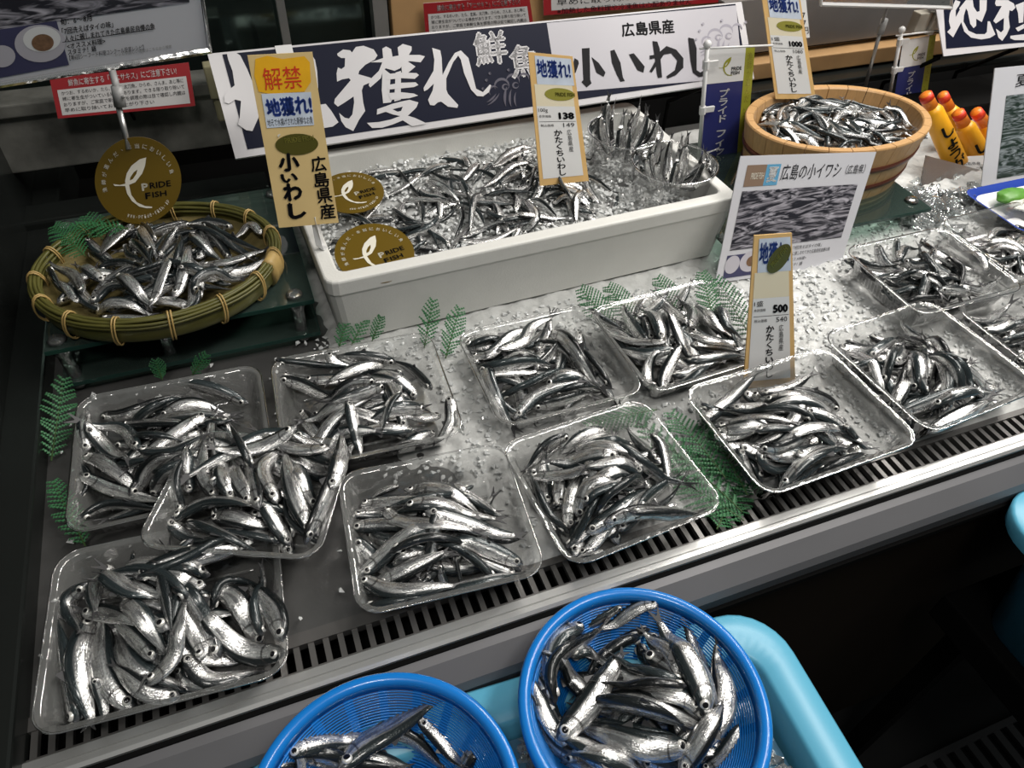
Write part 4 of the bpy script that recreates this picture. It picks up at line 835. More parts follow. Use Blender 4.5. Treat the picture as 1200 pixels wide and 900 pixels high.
ban.poly([px_(560, 0, 3.529, s) for s in ("430,200 462,198 465,330 470,345 450,362 428,340 436,330", "400,240 415,250 418,262 405,300 395,310 385,300", "470,235 500,260 528,300 520,318 490,300",
 "548,210 565,205 590,260 600,320 608,335 590,338 575,310 555,260", "625,225 645,220 690,275 685,300 660,290", "722,170 742,172 752,200 762,320 745,322 740,300",
 "710,230 740,225 780,190 820,205 850,240 850,280 820,310 785,325 780,315 815,290 825,250 800,220 770,225 745,262 720,300 710,295 735,250 735,240 712,245", "870,155 893,160 905,200 905,290 920,300 950,280 965,270 968,285 945,312 915,318 890,300 880,250")], INK, 'black_lettering', .0010)
def sub(c, px, body, m, bold=.02, vertical=False, lv=.0009, name='lettering'):
    """text laid on the sheet's plane inside the four image points TL TR BR BL"""
    P = [Vector(on(x, y, c.q[0]+c.n*lv, c.n)) for x, y in px]; V, F = text_mesh(body, bold, vertical)
    return pyd(name, [(P[0]*(1-x)+P[1]*x)*y+(P[3]*(1-x)+P[2]*x)*(1-y) for x, y in V], F, m, c.root)
sub(ban, [(727, 27), (789, 22), (791, 39), (729, 44)], '広島県産', INK, .03)
sub(ban, [(552, 38), (592, 34), (597, 74), (558, 79)], '鮮', BANNERW, .035); sub(ban, [(594, 53), (630, 50), (636, 88), (600, 93)], '魚', BANNERW, .035)
def arc(cx, cy, r, a0, a1, w_, sq=1.):
    A = [math.radians(a0+(a1-a0)*k/10) for k in range(11)]
    return [(cx+r*math.cos(a), cy+sq*r*math.sin(a)) for a in A]+[(cx+(r-w_*math.sin(math.pi*k/10)-.2)*math.cos(a), cy+sq*(r-w_*math.sin(math.pi*k/10)-.2)*math.sin(a)) for k, a in reversed(list(enumerate(A)))]
def waves(card, x, y, m):
    R = [arc(x, y, 9, 150, 380, 3), arc(x+13, y-6, 8, 170, 380, 3), arc(x-10, y+6, 6, 120, 330, 2.5), arc(x+26, y-9, 6, 180, 380, 2.5), arc(x+4, y+2, 4, 0, 340, 2), arc(x+16, y, 4, 0, 340, 2), arc(x+24, y+14, 22, 150, 215, 3), arc(x+26, y+15, 18, 145, 215, 2.5), arc(x+28, y+16, 14, 140, 215, 2), arc(x-20, y+6, 14, 15, 80, 2), arc(x-22, y+4, 20, 15, 75, 2)]
    R += [arc(x+dx, y+dy, 1.6, 0, 350, 1.5) for dx, dy in ((-18, -6), (-14, -14), (-22, 4), (36, -16), (8, -18))]
    card.poly([[r_] for r_ in R], m, 'wave_print', .0008)
waves(ban, 588, 100, WAVE); waves(ban, 838, 42, WAVE2)
for fr in (.012,):
    bm = bmesh.new()
    a, b = ban.at(.0, .985, -.003), ban.at(1.0, .985, -.003); tube(bm, [a, b], .003, 6); obj('bottom_rail', bm, PLASTICW, ban.root)
    bm = bmesh.new(); a, b = ban.at(.0, .01, -.002), ban.at(1., .01, -.002); tube(bm, [a, b], .0018, 6); obj('top_rail', bm, ACR, ban.root)
ban.rect((.105, -.01, .132, .20), PLASTICW, 'white_tape', .0011)
bm = bmesh.new(); a = ban.at(.1, .98, -.02); b = ban.at(.9, .98, -.02)
for p in (a, b): bm = bmesh.new(); tube(bm, [p, (p.x, 1.09, .05), (p.x, 1.09, -.06)], .004, 6); obj('support', bm, BLACK, ban.root)
# ---- second banner at the far end
rq = plane([(1092, -20), (1215, -32), (1214, 53), (1106, 66)], .985, .12, 30)
rb_ = Card('banner', 'second navy banner with white brush lettering beyond the wooden tub', 'banner', rq, BANNERW, .002)
rb_.poly([px_(1080, 0, 10, "240,-200 1400,-300 1400,480 290,570")], NAVY, 'navy_print', .0005)
rb_.poly([px_(1080, 0, 10, s) for s in ("395,0 455,20 440,60 400,120 400,200 450,110 440,100 520,0 600,0 610,80 650,140 680,130 680,0 765,0 760,120 705,258 640,220 640,300 610,330 570,280 540,130 520,100 495,185 490,250 550,360 640,400 740,400 765,375 775,250 800,250 865,405 800,445 700,462 580,440 500,370 465,260 370,438 300,375 340,330 320,250 330,160",
 "870,0 1010,0 1080,40 1100,90 1060,130 1030,120 1020,200 1035,320 1000,400 945,480 900,440 870,335 930,380 960,350 965,210 870,275 840,245 940,70 875,70 860,40", "1100,60 1200,20 1200,110 1190,260 1140,270 1130,150", "1040,420 1200,400 1260,420 1200,470 1090,470 1040,450", "1100,330 1200,280 1200,330 1130,370")], BANNERW, 'brush_lettering', .0009)
bm = bmesh.new(); a, b = rb_.at(.05, 1., -.02), rb_.at(.9, 1., -.02)
for p in (a, b): bm = bmesh.new(); tube(bm, [p, (p.x, 1.1, .02), (p.x, 1.10, -.06)], .004, 6); obj('support', bm, BLACK, rb_.root)

# ---- printed fish photograph material (flat print)
def photo_print(name, c0, c1, sc=60, rot=0.6):
    m = bpy.data.materials.new(name); m.use_nodes = True; nt = m.node_tree; N = nt.nodes; L = nt.links; b = N['Principled BSDF']; b.inputs['Roughness'].default_value = .3
    tc = N.new('ShaderNodeTexCoord'); mp = N.new('ShaderNodeMapping'); mp.inputs['Rotation'].default_value = (0, rot, 0); mp.inputs['Scale'].default_value = (sc*.35, sc, sc*2.2); L.new(tc.outputs['Object'], mp.inputs[0])
    d = N.new('ShaderNodeTexNoise'); d.inputs['Scale'].default_value = .16; L.new(mp.outputs[0], d.inputs['Vector'])
    ad = N.new('ShaderNodeVectorMath'); ad.operation = 'MULTIPLY_ADD'; ad.inputs[1].default_value = (14, 14, 14); L.new(d.outputs['Color'], ad.inputs[0]); L.new(mp.outputs[0], ad.inputs[2])
    n = N.new('ShaderNodeTexNoise'); n.inputs['Scale'].default_value = 1.; n.inputs['Detail'].default_value = 3; n.inputs['Distortion'].default_value = .4; L.new(ad.outputs[0], n.inputs['Vector'])
    cr = N.new('ShaderNodeValToRGB'); cr.color_ramp.elements[0].position = .43; cr.color_ramp.elements[0].color = (*c0, 1); cr.color_ramp.elements[1].position = .70; cr.color_ramp.elements[1].color = (*c1, 1)
    L.new(n.outputs[0], cr.inputs[0]); L.new(cr.outputs[0], b.inputs['Base Color']); return m
PRINT = photo_print('printed_fish_photo', (.02, .02, .028), (.50, .48, .54), 110); PRINTG = photo_print('printed_green_photo', (.015, .03, .022), (.30, .34, .36), 110, 1.2)
PLATEP = mat('print_plate', (.52, .50, .55), .3); NAVYP = mat('print_navy', (.06, .06, .13), .3); BROWNPRT = mat('print_brown', (.25, .17, .12), .3); SKYB = mat('print_blue', (.12, .35, .55), .3); FOODP = mat('print_food', (.20, .11, .06), .4, vary=.7, vscale=300)
POSTERW = mat('poster_sheet', (.62, .62, .66), .25)
LOGO = ["525,285 470,300 400,350 360,410 345,470 348,490 300,500 245,492 260,508 345,508 360,570 400,630 460,675 520,690 572,690 570,678 510,672 440,640 395,580 378,500 430,480 490,410 515,350/450,380 440,415 410,455 385,465 390,440 420,400"]

# ---- price cards
def price(name_label, q, price_t, tax_t, unit, gold=True):
    c = Card('price_card', name_label, 'price card', q, CARDY, .0015, 'wood-toned price cards'); 
    c.rect((.07, .38, .90, .945), WHITE, 'white_panel', .0004); c.rect((.13, .02, .95, .22), SKYP, 'blue_print', .0004); c.rect((.07, .22, .90, .38), CREAM, 'cream_panel', .0003)
    c.text('地獲れ!', (.15, .04, .90, .17), BLUEINK, .03, name='brush_lettering')
    if gold: c.oval((.60, .29), .33, .048, GOLDST, 'gold_sticker'); c.text('PRIDE FISH', (.50, .275, .93, .305), OLIVE, .02)
    c.text('本体価格', (.10, .445, .36, .465), INK); c.text(unit, (.10, .395, .30, .43), INK); c.text(price_t, (.52, .425, .86, .48), INK, .06, name='price_lettering')
    c.rect((.10, .495, .88, .498), INK, 'rule_line', .0006)
    c.text('税込価格', (.12, .515, .40, .535), INK); c.text(tax_t, (.60, .508, .84, .54), INK)
    c.text('かたくちいわし', (.38, .56, .56, .93), INK, .025, True, name='name_lettering'); c.text('広島県産', (.66, .56, .76, .74), INK, 0, True)
    return c
def post(c, u=.5, v=.93, depth=.03, r=.0022, m=None):
    p = c.at(u, v, -.003); bm = bmesh.new(); tube(bm, [c.at(u, .55, -.004), p, p+(c.at(u, 1., 0)-c.at(u, .9, 0)).normalized()*depth], r, 8); obj('stake', bm, m or PLASTICW, c.root)
c138 = price('tall wood-toned price card reading 138, standing in the foam box ice', plane([(619, 61), (671, 66), (690, 212), (633, 218)], .835, .09, 14), '138', '149', '100g'); post(c138)
c500 = price('tall wood-toned price card reading 500, standing over a tray of anchovies', plane([(884, 276), (928, 273), (932, 450), (871, 456)], .468, .03, 12), '500', '540', '1盛', False); post(c500)
c500.poly([[[(913+20*math.cos(a)*math.cos(.95)-9.5*math.sin(a)*math.sin(.95), 303-20*math.cos(a)*math.sin(.95)-9.5*math.sin(a)*math.cos(.95)) for a in [k*math.pi/16 for k in range(32)]]]], OLIVE, 'olive_sticker', .0012)
sub(c500, [(903, 310), (920, 288), (923, 292), (906, 314)], 'PRIDE FISH', GOLDST, .01, lv=.0016)
c1000 = price('tall wood-toned price card reading 1000, standing at the back of the wooden tub', plane([(892, -10), (937, -6), (956, 116), (909, 116)], .900, .12, 10), '1000', '1080', '1盛'); post(c1000)
cw = Card('price_card', 'plain white price slip tucked behind the 1000 card', 'price card', plane([(932, -6), (944, -6), (949, 44), (938, 45)], .93, .2, 10), WHITE, .001, 'wood-toned price cards'); cw.text('77円', (.2, .4, .9, .9), INK, 0, True)
bm = bmesh.new(); tube(bm, [cw.at(.5, .5, -.003), cw.at(.3, 1.8, -.003), cw.at(.2, 3.2, -.003)], .001, 5); obj('stake', bm, PLASTICW, cw.root)
# ---- handwritten card
yc = Card('handwritten_card', 'tall tan card with orange top and handwritten black 小いわし, by the foam box', 'price card', plane([(290, 65), (366, 61), (397, 261), (327, 267)], .755, .11, 10), mat('card_kraft', (.74, .55, .25), .45, vary=.1, vscale=30), .0015)
yc.poly([px_(280, 50, 3.914, "75,75 130,60 200,75 300,62 325,90 330,180 300,225 140,235 90,225 70,150")], ORANGE, 'orange_marker', .0004)
sub(yc, [(306, 80), (351, 77), (355, 103), (311, 106)], '解禁', REDINK, .0)
yc.poly([px_(280, 50, 3.914, "103,235 330,226 345,378 128,392")], SKYP, 'blue_sticker', .0006)
sub(yc, [(309, 116), (364, 110), (367, 134), (314, 138)], '地獲れ!', BLUEINK, .05, name='brush_lettering'); sub(yc, [(313, 140), (366, 136), (367, 145), (314, 148)], '地元で水揚げされた新鮮なお魚', INK, 0)
yc.oval((.52, .495), .345, .062, OLIVE, 'olive_sticker', .0007); sub(yc, [(333, 162), (367, 158), (368, 164), (334, 168)], 'PRIDE FISH', GOLDST, .01, lv=.0011)
yc.poly([px_(280+45, 50+107, 22, s) for s in ("20,10 60,0 90,10 60,40 40,60 50,120 30,80 0,50",)], IVORY, 'logo', .0011)
sub(yc, [(325, 180), (350, 178), (352, 200), (327, 202)], '小', INK, .05, name='brush_lettering'); sub(yc, [(328, 204), (348, 202), (350, 213), (330, 215)], 'い', INK, .05, name='brush_lettering')
sub(yc, [(330, 215), (352, 213), (356, 234), (333, 237)], 'わ', INK, .05, name='brush_lettering'); sub(yc, [(336, 238), (358, 236), (360, 255), (339, 258)], 'し', INK, .06, name='brush_lettering')
for i, ch in enumerate('広島県産'): sub(yc, [(363+i*3.5, 184+i*18.5), (381+i*3.5, 182+i*18.5), (383.5+i*3.5, 200+i*18.5), (365.5+i*3.5, 202+i*18.5)], ch, INK, .02)
bm = bmesh.new(); p = yc.at(.62, .95, -.004); q = yc.at(.62, 1.14, -.004); tube(bm, [p, q, (q.x+.004, q.y, .10)], .005, 4); obj('stake', bm, PLASTICW, yc.root)
# ---- fish poster standing on the ice
def poster(label, q, photo, body=True, group=None):
    c = Card('poster', label, 'poster', q, POSTERW, .0015, group); return c
pq = plane([(868, 183), (1027, 178), (985, 310), (838, 332)], .655, .01, 22, 0)
po = Card('poster', 'white information poster with a dark fish photograph, standing on the ice', 'poster', pq, POSTERW, .0015)
po.rect((.06, .27, .93, .74), PRINT, 'photo_print', .0005); po.rect((.06, .07, .20, .235), BROWNPRT, 'brown_logo_print', .0005); po.rect((.20, .07, .30, .235), SKYB, 'blue_print', .0005)
po.text('夏', (.215, .09, .29, .21), WHITE, .02); po.text('PRIDE FISH', (.10, .13, .19, .18), IVORY); po.text('広島の小イワシ', (.315, .075, .76, .20), INK, 0); po.text('（広島県）', (.80, .10, .95, .18), INK)
po.rect((.05, .78, .30, .97), NAVYP, 'dish_print', .0005); po.oval((.10, .86), .055, .075, PLATEP, 'plate_print', .0007); po.oval((.24, .85), .085, .09, PLATEP, 'plate_print', .0007); po.oval((.245, .85), .04, .045, FOODP, 'food_print', .0009)
po.text('「7回洗えばタイの味」', (.55, .765, .78, .80), INK); po.text('人々に親しまれてきた広島県民自慢の魚', (.52, .815, .86, .85), INK); po.text('<オススメ料理>', (.52, .87, .68, .90), INK); po.text('スタミナ！鍋', (.52, .915, .66, .95), INK)
bm = bmesh.new(); p = po.at(.5, .6, -.002); tube(bm, [p, (p.x, p.y+.05, .0)], .002, 6); obj('easel_leg', bm, PLASTICW, po.root)
# ---- large poster hanging at the upper corner by the wall
bq_ = plane([(-70, -60), (224, -82), (243, 58), (-10, 99)], .78, .33, -12)
bp_ = Card('hanging_poster', 'large laminated fish poster hanging above the bamboo basket, food photo at bottom', 'poster', bq_, POSTERW, .002)
sub_poly = lambda c, m, pts, name, lv: c.poly([[pts]], m, name, lv)
sub_poly(bp_, PRINT, [(-40, -60), (215, -80), (222, 3), (-40, 40)], 'photo_print', .0005)
sub_poly(bp_, NAVYP, [(-20, 38), (66, 24), (81, 76), (-20, 95)], 'dish_print', .0005)
def imgoval(c, cx, cy, rx, ry, m, name, lv): sub_poly(c, m, [(cx+rx*math.cos(a), cy+ry*math.sin(a)) for a in [k*math.pi/14 for k in range(28)]], name, lv)
imgoval(bp_, 2, 66, 16, 13, PLATEP, 'plate_print', .0009); imgoval(bp_, 47, 51, 30, 22, PLATEP, 'plate_print', .0009); imgoval(bp_, 49, 46, 22, 15, WHITE, 'plate_print', .0011); imgoval(bp_, 50, 50, 13, 10, FOODP, 'food_print', .0013)
def imtext(c, x, y, w_, h_, body, sl=-.145, bold=.015, m=None): sub(c, [(x, y), (x+w_, y+w_*sl), (x+w_+h_*.1, y+w_*sl+h_), (x+h_*.1, y+h_)], body, m or INK, bold)
imtext(bp_, 70, 22, 37, 8, '旬：6〜8月'); imtext(bp_, 72, 33, 60, 8, '「7回洗えばタイの味」'); imtext(bp_, 75, 42, 106, 8, '人々に親しまれてきた広島県民自慢の魚')
imtext(bp_, 78, 51, 45, 7, '<オススメ料理>'); imtext(bp_, 79, 58, 33, 7, 'スタミナ！鍋'); imtext(bp_, 81, 65, 87, 6, '【第6回シーフード料理コンクール受賞レシピ】', bold=0); imtext(bp_, 135, 62, 66, 4, 'レシピや詳しい情報はこちらから検索', bold=0, m=mat('print_grey', (.25, .25, .25), .4))
sub_poly(bp_, INK, [(73, 49.2), (180, 33.7), (180, 34.5), (73, 50)], 'rule_line', .0009)
bm = bmesh.new(); tube(bm, [bp_.at(0, -.01), bp_.at(1.008, -.01), bp_.at(1.012, 1.008), bp_.at(0, 1.008)], .0035, 6, closed=True); obj('clear_frame', bm, film('frame_plastic', gloss=.2, haze=.35, hazecol=(.6, .62, .64)), bp_.root)
# its hanging pole with joint, and the round disc sign
ROOT = empty('pole', (-.10, .95, .12), 'grey jointed sign pole with clip holding the round bronze disc sign', 'pole')
def P3(x, y, yy): return ony(x, y, yy)
bm = bmesh.new(); tube(bm, [P3(151, 175, .905), P3(139, 125, .925)], .0035, 10); obj('shaft', bm, STEEL, ROOT, True)
bm = bmesh.new(); tube(bm, [P3(141, 125, .925), P3(137, 101, .93)], .0065, 10); obj('joint', bm, mat('grey_clip', (.33, .33, .33), .4), ROOT, True)
bm = bmesh.new(); tube(bm, [P3(137, 103, .93), P3(130, 78, .96)], .004, 8); tube(bm, [P3(138, 115, .93), P3(146, 113, .92)], .002, 6); obj('clip_arm', bm, MATS['grey_clip'], ROOT, True)
bm = bmesh.new(); tube(bm, [P3(130, 78, .96), P3(122, 40, 1.0), P3(115, -40, 1.1)], .003, 8); obj('upper_arm', bm, STEEL, ROOT, True)
dq = plane([(110, 161), (212, 160), (213, 262), (112, 263)], .880, .10, 16)
class Disc(Card): pass
def disc_sign(q, label, group, arc=True, thick=.002):
    a, b, c, d = [Vector(p) for p in q]; ctr = (a+b+c+d)/4; e1 = ((b+c)-(a+d))/4; e2 = ((a+b)-(c+d))/4; n = e1.cross(e2).normalized()
    if n.dot(Vector(CAM)-ctr) < 0: n = -n
    root = empty('disc_sign', ctr-e2, label, 'sign', group); V = []; N_ = 48
    for lv in (0, -thick): V += [ctr+e1*math.cos(2*math.pi*k/N_)+e2*math.sin(2*math.pi*k/N_)+n*lv for k in range(N_)]
    F = [tuple(range(N_)), tuple(range(2*N_-1, N_-1, -1))]+[(k, N_+k, N_+(k+1) % N_, (k+1) % N_) for k in range(N_)]
    pyd('plate', V, F, BRONZE, root)
    def put(u, v, lv=.0006): return ctr+e1*u+e2*v+n*lv
    V = []; F = []
    for grp in LOGO:
        P = [[put((float(p.split(',')[0])-460)/365, -(float(p.split(',')[1])-475)/345) for p in r_.split()] for r_ in grp.split('/')]
        for t in tessellate_polygon(P): F.append(tuple(len(V)+i for i in t))
        V += [p for r_ in P for p in r_]
    pyd('logo', V, F, IVORY, root)
    def txt(body, u, v, wd, ht, ang, m, bold=.02):
        Vt, Ft = text_mesh(body, bold); ca, sa = math.cos(ang), math.sin(ang)
        pyd('lettering', [put(u+(x-.5)*wd*ca-(y-.5)*ht*sa, v+(x-.5)*wd*sa+(y-.5)*ht*ca) for x, y in Vt], Ft, m, root)
    s = '漁師が選んだ、本当においしい魚'
    for i, ch in enumerate(s):
        th = math.radians(193-i*12.6); txt(ch, .80*math.cos(th), .80*math.sin(th), .105 if ch != '、' else .04, .105 if ch != '、' else .04, th-math.pi/2, IVORY)
    s = 'www.pride-fish.jp'
    for i, ch in enumerate(s):
        th = math.radians(252+i*4.6); h_ = .085 if ch not in '.-' else .02; txt(ch, .83*math.cos(th), .83*math.sin(th), .04 if ch not in '.-' else .015, h_, th+math.pi/2, IVORY, 0)
    txt('P', .14, -.125, .15, .17, .12, IVORY, .03); txt('RIDE', .50, -.07, .50, .14, .12, INK, .02); txt('F', .21, -.33, .13, .15, .12, INK, .03); txt('ISH', .48, -.29, .34, .13, .12, INK, .02)
    return root
disc_sign(dq, 'round bronze disc sign with white fish logo above the bamboo basket', 'bronze disc signs')
d2 = [(-.050, .025), (.050, .035), (.050, -.045), (-.050, -.055)]
def lying(cx, cy, z, r, tilt, label, yaw=0):
    t = math.radians(tilt); e1 = Vector((math.cos(yaw), math.sin(yaw), 0))*r; e2 = Vector((-math.sin(yaw)*math.cos(t), math.cos(yaw)*math.cos(t), math.sin(t)))*r; c = Vector((cx, cy, z)); disc_sign([c-e1+e2, c+e1+e2, c+e1-e2, c-e1-e2], label, 'bronze disc signs', thick=.001)
pz = onz(437, 294, .100); lying(pz[0]+.002, pz[1], .097, .047, 14, 'bronze disc lying on the front inner edge of the foam box', .05)
pz = onz(412, 225, .088); lying(pz[0], pz[1], .088, .043, 8, 'bronze disc half hidden behind the handwritten card in the foam box', .05)
# ---- red notices
def notice(label, px, y0, z0, tilt, title, lines, whole=True):
    c = Card('notice', label, 'notice', plane(px, y0, z0, tilt), mat('notice_paper', (.55, .54, .54), .35), .001, 'red-bordered parasite notices')
    c.rect((.0, .0, 1, 1), RED, 'red_print', .0003) if whole else None
    c.rect((.035, .30, .965, .93), MATS['notice_paper'], 'white_panel', .0005); c.text(title, (.12, .07, .90, .24), WHITE, .01, lv=.0007)
    for i, l in enumerate(lines): c.text(l, (.06, .34+i*.14, .94 if i < len(lines)-1 else .7, .44+i*.14), INK, 0, lv=.0009)
    return c
NL = ['かつお、するめいか、たら、生鮭、太刀魚、ひらめ、さんま、あじ等に', '稀に寄生虫がついている場合があります。できる限り取り除いて', 'おりますが、ご家庭で新鮮な魚を調理の際は目で確認し内臓は', '早めに取り除いてお召し上がり下さい']
n1 = notice('red-bordered white notice partly hidden by the pole under the hanging poster', [(58, 92), (221, 73), (229, 124), (68, 139)], 1.07, .17, 20, '鮮魚に寄生する「アニサキス」にご注意下さい!', NL)
n2 = notice('red-bordered white notice pinned on the tan board above the banner', [(496, 4), (620, -6), (626, 36), (499, 46)], 1.19, .2, 0, '鮮魚に寄生する「アニサキス」にご注意下さい!', NL)
n3 = notice('red-bordered notice on the tan board directly above 広島県産 on the banner', [(635, -58), (872, -74), (878, 0), (637, 18)], 1.19, .2, 0, '鮮魚に寄生する「アニサキス」にご注意下さい!', NL+['※加熱した魚料理や冷凍魚は心配ありません'])
for c in (n1,):
    bm = bmesh.new(); tube(bm, [c.at(.5, .9, -.003), (c.at(.5, .9, 0).x, 1.10, .13)], .002, 5); obj('support', bm, BLACK, c.root)
bm = bmesh.new(); box(bm, -.02, 0, 1.075, 1.095, .155, .20, .002); box(bm, -.018, -.002, 1.08, 1.09, .12, .155, .003)
tag(obj('hinge_clip', bm, mat('amber_clip', (.28, .26, .16), .3)), 'small amber plastic hinge clip beside the banner end', 'clip')
# ---- vertical flags on little gallows
def flag(label, px, y0, z0, pole_px, xbar):
    c = Card('flag', label, 'flag', plane(px, y0, z0, 4), NAVYFLAG, .0008, 'small vertical fish campaign flags')
    c.rect((0, 0, .80, .245), WHITE, 'white_panel', .0003); c.rect((.80, 0, 1.0, 1), LIME, 'lime_strip', .0003)
    c.text('プライド', (.30, .29, .52, .54), WHITE, .02, True); c.text('フィッシュ', (.30, .60, .52, .93), WHITE, .02, True); c.text('漁師が選んだ、本当においしい魚', (.85, .05, .96, .95), GOLDST, 0, True)
    c.text('PRIDE', (.52, .14, .74, .165), INK, .02); c.text('FISH', (.52, .17, .70, .195), INK, .02)
    V = []; F = []
    for grp in LOGO:
        P = [[c.at((float(p.split(',')[0])-245)/330*.30+.25, (float(p.split(',')[1])-285)/405*.13+.07, .0007) for p in r_.split()] for r_ in grp.split('/')]
        for t in tessellate_polygon(P): F.append(tuple(len(V)+i for i in t))
        V += [p for r_ in P for p in r_]
    pyd('logo', V, F, LIME, c.root)
    y = y0-.006; a = P3(*pole_px[0], y); b = P3(*pole_px[1], y)
    bm = bmesh.new(); tube(bm, [a, b], .0032, 8); obj('pole', bm, PLASTICW, c.root, True)
    bm = bmesh.new(); bmesh.ops.create_uvsphere(bm, u_segments=12, v_segments=8, radius=.006); bmesh.ops.translate(bm, vec=a, verts=bm.verts); obj('knob', bm, PLASTICW, c.root, True)
    bm = bmesh.new(); tube(bm, [P3(*xbar[0], y), P3(*xbar[1], y)], .0016, 6); obj('crossbar', bm, PLASTICW, c.root, True)
    d = (Vector(b)-Vector(a)).normalized()
    for s_ in (.16, .55):
        p = Vector(a).lerp(Vector(b), s_); bm = bmesh.new(); tube(bm, [p-d*.006, p+d*.006], .0052, 8); box(bm, p.x, p.x+.02, p.y-.002, p.y+.002, p.z-.004, p.z+.004); obj('clamp', bm, PLASTICW, c.root)
    bm = bmesh.new(); tube(bm, [b, (b[0]+.001, b[1], .004)], .0032, 8); tube(bm, [(b[0], b[1], .002), (b[0], b[1], .008)], .012, 12); obj('foot', bm, PLASTICW, c.root)
    return c
flag('navy and lime flag on a white stand between foam box and wooden tub', [(830, 57), (885, 52), (872, 205), (818, 212)], .915, .08, [(829, 52), (819, 185)], [(820, 57), (906, 53)])
flag('navy and lime flag on a white stand behind the wooden tub, half hidden', [(1058, 48), (1097, 40), (1078, 165), (1040, 170)], 1.03, .08, [(1057, 35), (1041, 118)], [(1050, 42), (1115, 34)])
# frame hanging along the top edge, its rod
hf = Card('poster_holder', 'clear plastic poster frame cut by the photo top above the wooden tub', 'poster holder', plane([(958, -70), (1118, -80), (1115, 9), (962, 5)], 1.0, .30, 0), film('frame_sheet', gloss=.15, haze=.3, hazecol=(.45, .46, .5)), .002)
hf.rect((.75, .0, .93, .88), NAVYFLAG, 'navy_print', .0005); hf.rect((.45, .0, .74, .88), OLIVE, 'olive_print', .0005)
bm = bmesh.new(); tube(bm, [hf.at(0, 0), hf.at(1, 0), hf.at(1, 1), hf.at(0, 1)], .0035, 6, closed=True); obj('edge_frame', bm, PLASTICW, hf.root)
RO = empty('support_rod', P3(1012, 108, 1.03), 'thin grey rod with clip rising behind the wooden tub to the hanging frame', 'rod')
bm = bmesh.new(); tube(bm, [P3(1012, 108, 1.03), P3(1034, 28, 1.03)], .0032, 8); obj('shaft', bm, STEEL, RO, True)
bm = bmesh.new(); tube(bm, [P3(1031, 40, 1.025), P3(1037, 22, 1.025)], .006, 8); tube(bm, [P3(1034, 26, 1.025), P3(1040, 9, 1.01)], .0025, 8); obj('clip', bm, MATS['grey_clip'], RO, True)
bm = bmesh.new(); a = P3(1012, 108, 1.03); tube(bm, [a, (a[0], 1.1, -.03)], .0032, 6); obj('lower_rod', bm, BLACK, RO, True)
bm = bmesh.new(); a = Vector(P3(1089, 18, 1.03)); box(bm, a.x-.02, a.x+.008, a.y, a.y+.02, a.z-.03, a.z+.004, .002); box(bm, a.x+.01, a.x+.022, a.y-.006, a.y+.014, a.z-.034, a.z+.002, .003)
tag(obj('hinge_clip', bm, mat('beige_clip', (.45, .42, .36), .35)), 'beige plastic hinge clip at the corner of the second banner', 'clip')
# ---- poster cut by the photo edge
rp = Card('poster', 'pale poster with a dark green fish photograph cut by the photo edge', 'poster', plane([(1166, 80), (1290, 68), (1275, 205), (1149, 226)], .74, .02, 20), POSTERW, .0015)
rp.rect((.13, .22, .95, .90), PRINTG, 'photo_print', .0005); rp.text('夏の瀬戸内', (.20, .06, .9, .16), INK); bm = bmesh.new(); p = rp.at(.3, .8, -.002); tube(bm, [p, (p.x, p.y+.06, .0)], .003, 6); obj('easel_leg', bm, PLASTICW, rp.root)
# ---- ginger tubes
def ginger(px0, px1, y, r, label, txtm=True):
    a = Vector(P3(*px0, y)); b = Vector(P3(*px1, y-.055)); root = empty('ginger_tube', b, label, 'squeeze tube', 'yellow ginger paste tubes'); d = (a-b); L = d.length; d.normalize()
    s = d.cross(Vector((0, 1, 0))).normalized(); n = s.cross(d).normalized()
    if n.y > 0: n = -n
    def rg(t, rx, ry): return [b+d*(L*t)+s*(rx*math.cos(q))+n*(ry*math.sin(q)) for q in [k*2*math.pi/20 for k in range(20)]]
    bm = bmesh.new(); loft(bm, [rg(0, r*1.15, r*.25), rg(.1, r*1.12, r*.6), rg(.5, r, r*.9), rg(.78, r*.88, r*.85), rg(.84, r*.6, r*.6)], True, True); obj('body', bm, YELLOWT, root, True)
    bm = bmesh.new(); loft(bm, [rg(.83, r*.62, r*.62), rg(.98, r*.55, r*.55), rg(1., r*.45, r*.45)], True, True); obj('cap', bm, TUBCAP, root, True)
    bm = bmesh.new(); loft(bm, [rg(.93, r*.60, r*.60), rg(.99, r*.57, r*.57)], True, True); obj('cap_band', bm, REDINK, root, True)
    V, F = text_mesh('しょうが', .03, True); P = []; sx = s if s.x > 0 else -s
    for x, y_ in V:
        q = (x-.45)*1.7; P.append(b+d*(L*(.06+.56*y_))+sx*(r*math.sin(q))+n*((r*(.35+.6*min(1, (.12+.5*y_)/.5)))*math.cos(q)+.0012))
    pyd('lettering', P, F, INK, root)
ginger((1084, 110), (1124, 200), .865, .018, 'yellow ginger tube nearest the wooden tub, with 3D black lettering'.replace('3D ', ''))
ginger((1104, 110), (1150, 205), .90, .016, 'yellow ginger tube standing behind the one nearest the wooden tub')
ginger((1122, 131), (1165, 215), .865, .018, 'yellow ginger tube in the middle, above the small white card')
ginger((1143, 130), (1205, 215), .885, .018, 'yellow ginger tube beside the edge poster, leaning most')
sc_ = Card('small_card', 'small white card lying below the yellow ginger tubes', 'card', plane([(1118, 184), (1155, 182), (1168, 206), (1128, 206)], .80, .0, 40), WHITE, .001); sc_.text('広島県産', (.15, .3, .7, .45), INK); sc_.text('しょうが', (.15, .55, .8, .7), INK)
bm = bmesh.new(); box(bm, .98, 1.6, .95, 1.06, -.002, .030, .004); tag(obj('display_step', bm, BLACK), 'low dark step behind the ice holding the yellow ginger tubes', 'step')
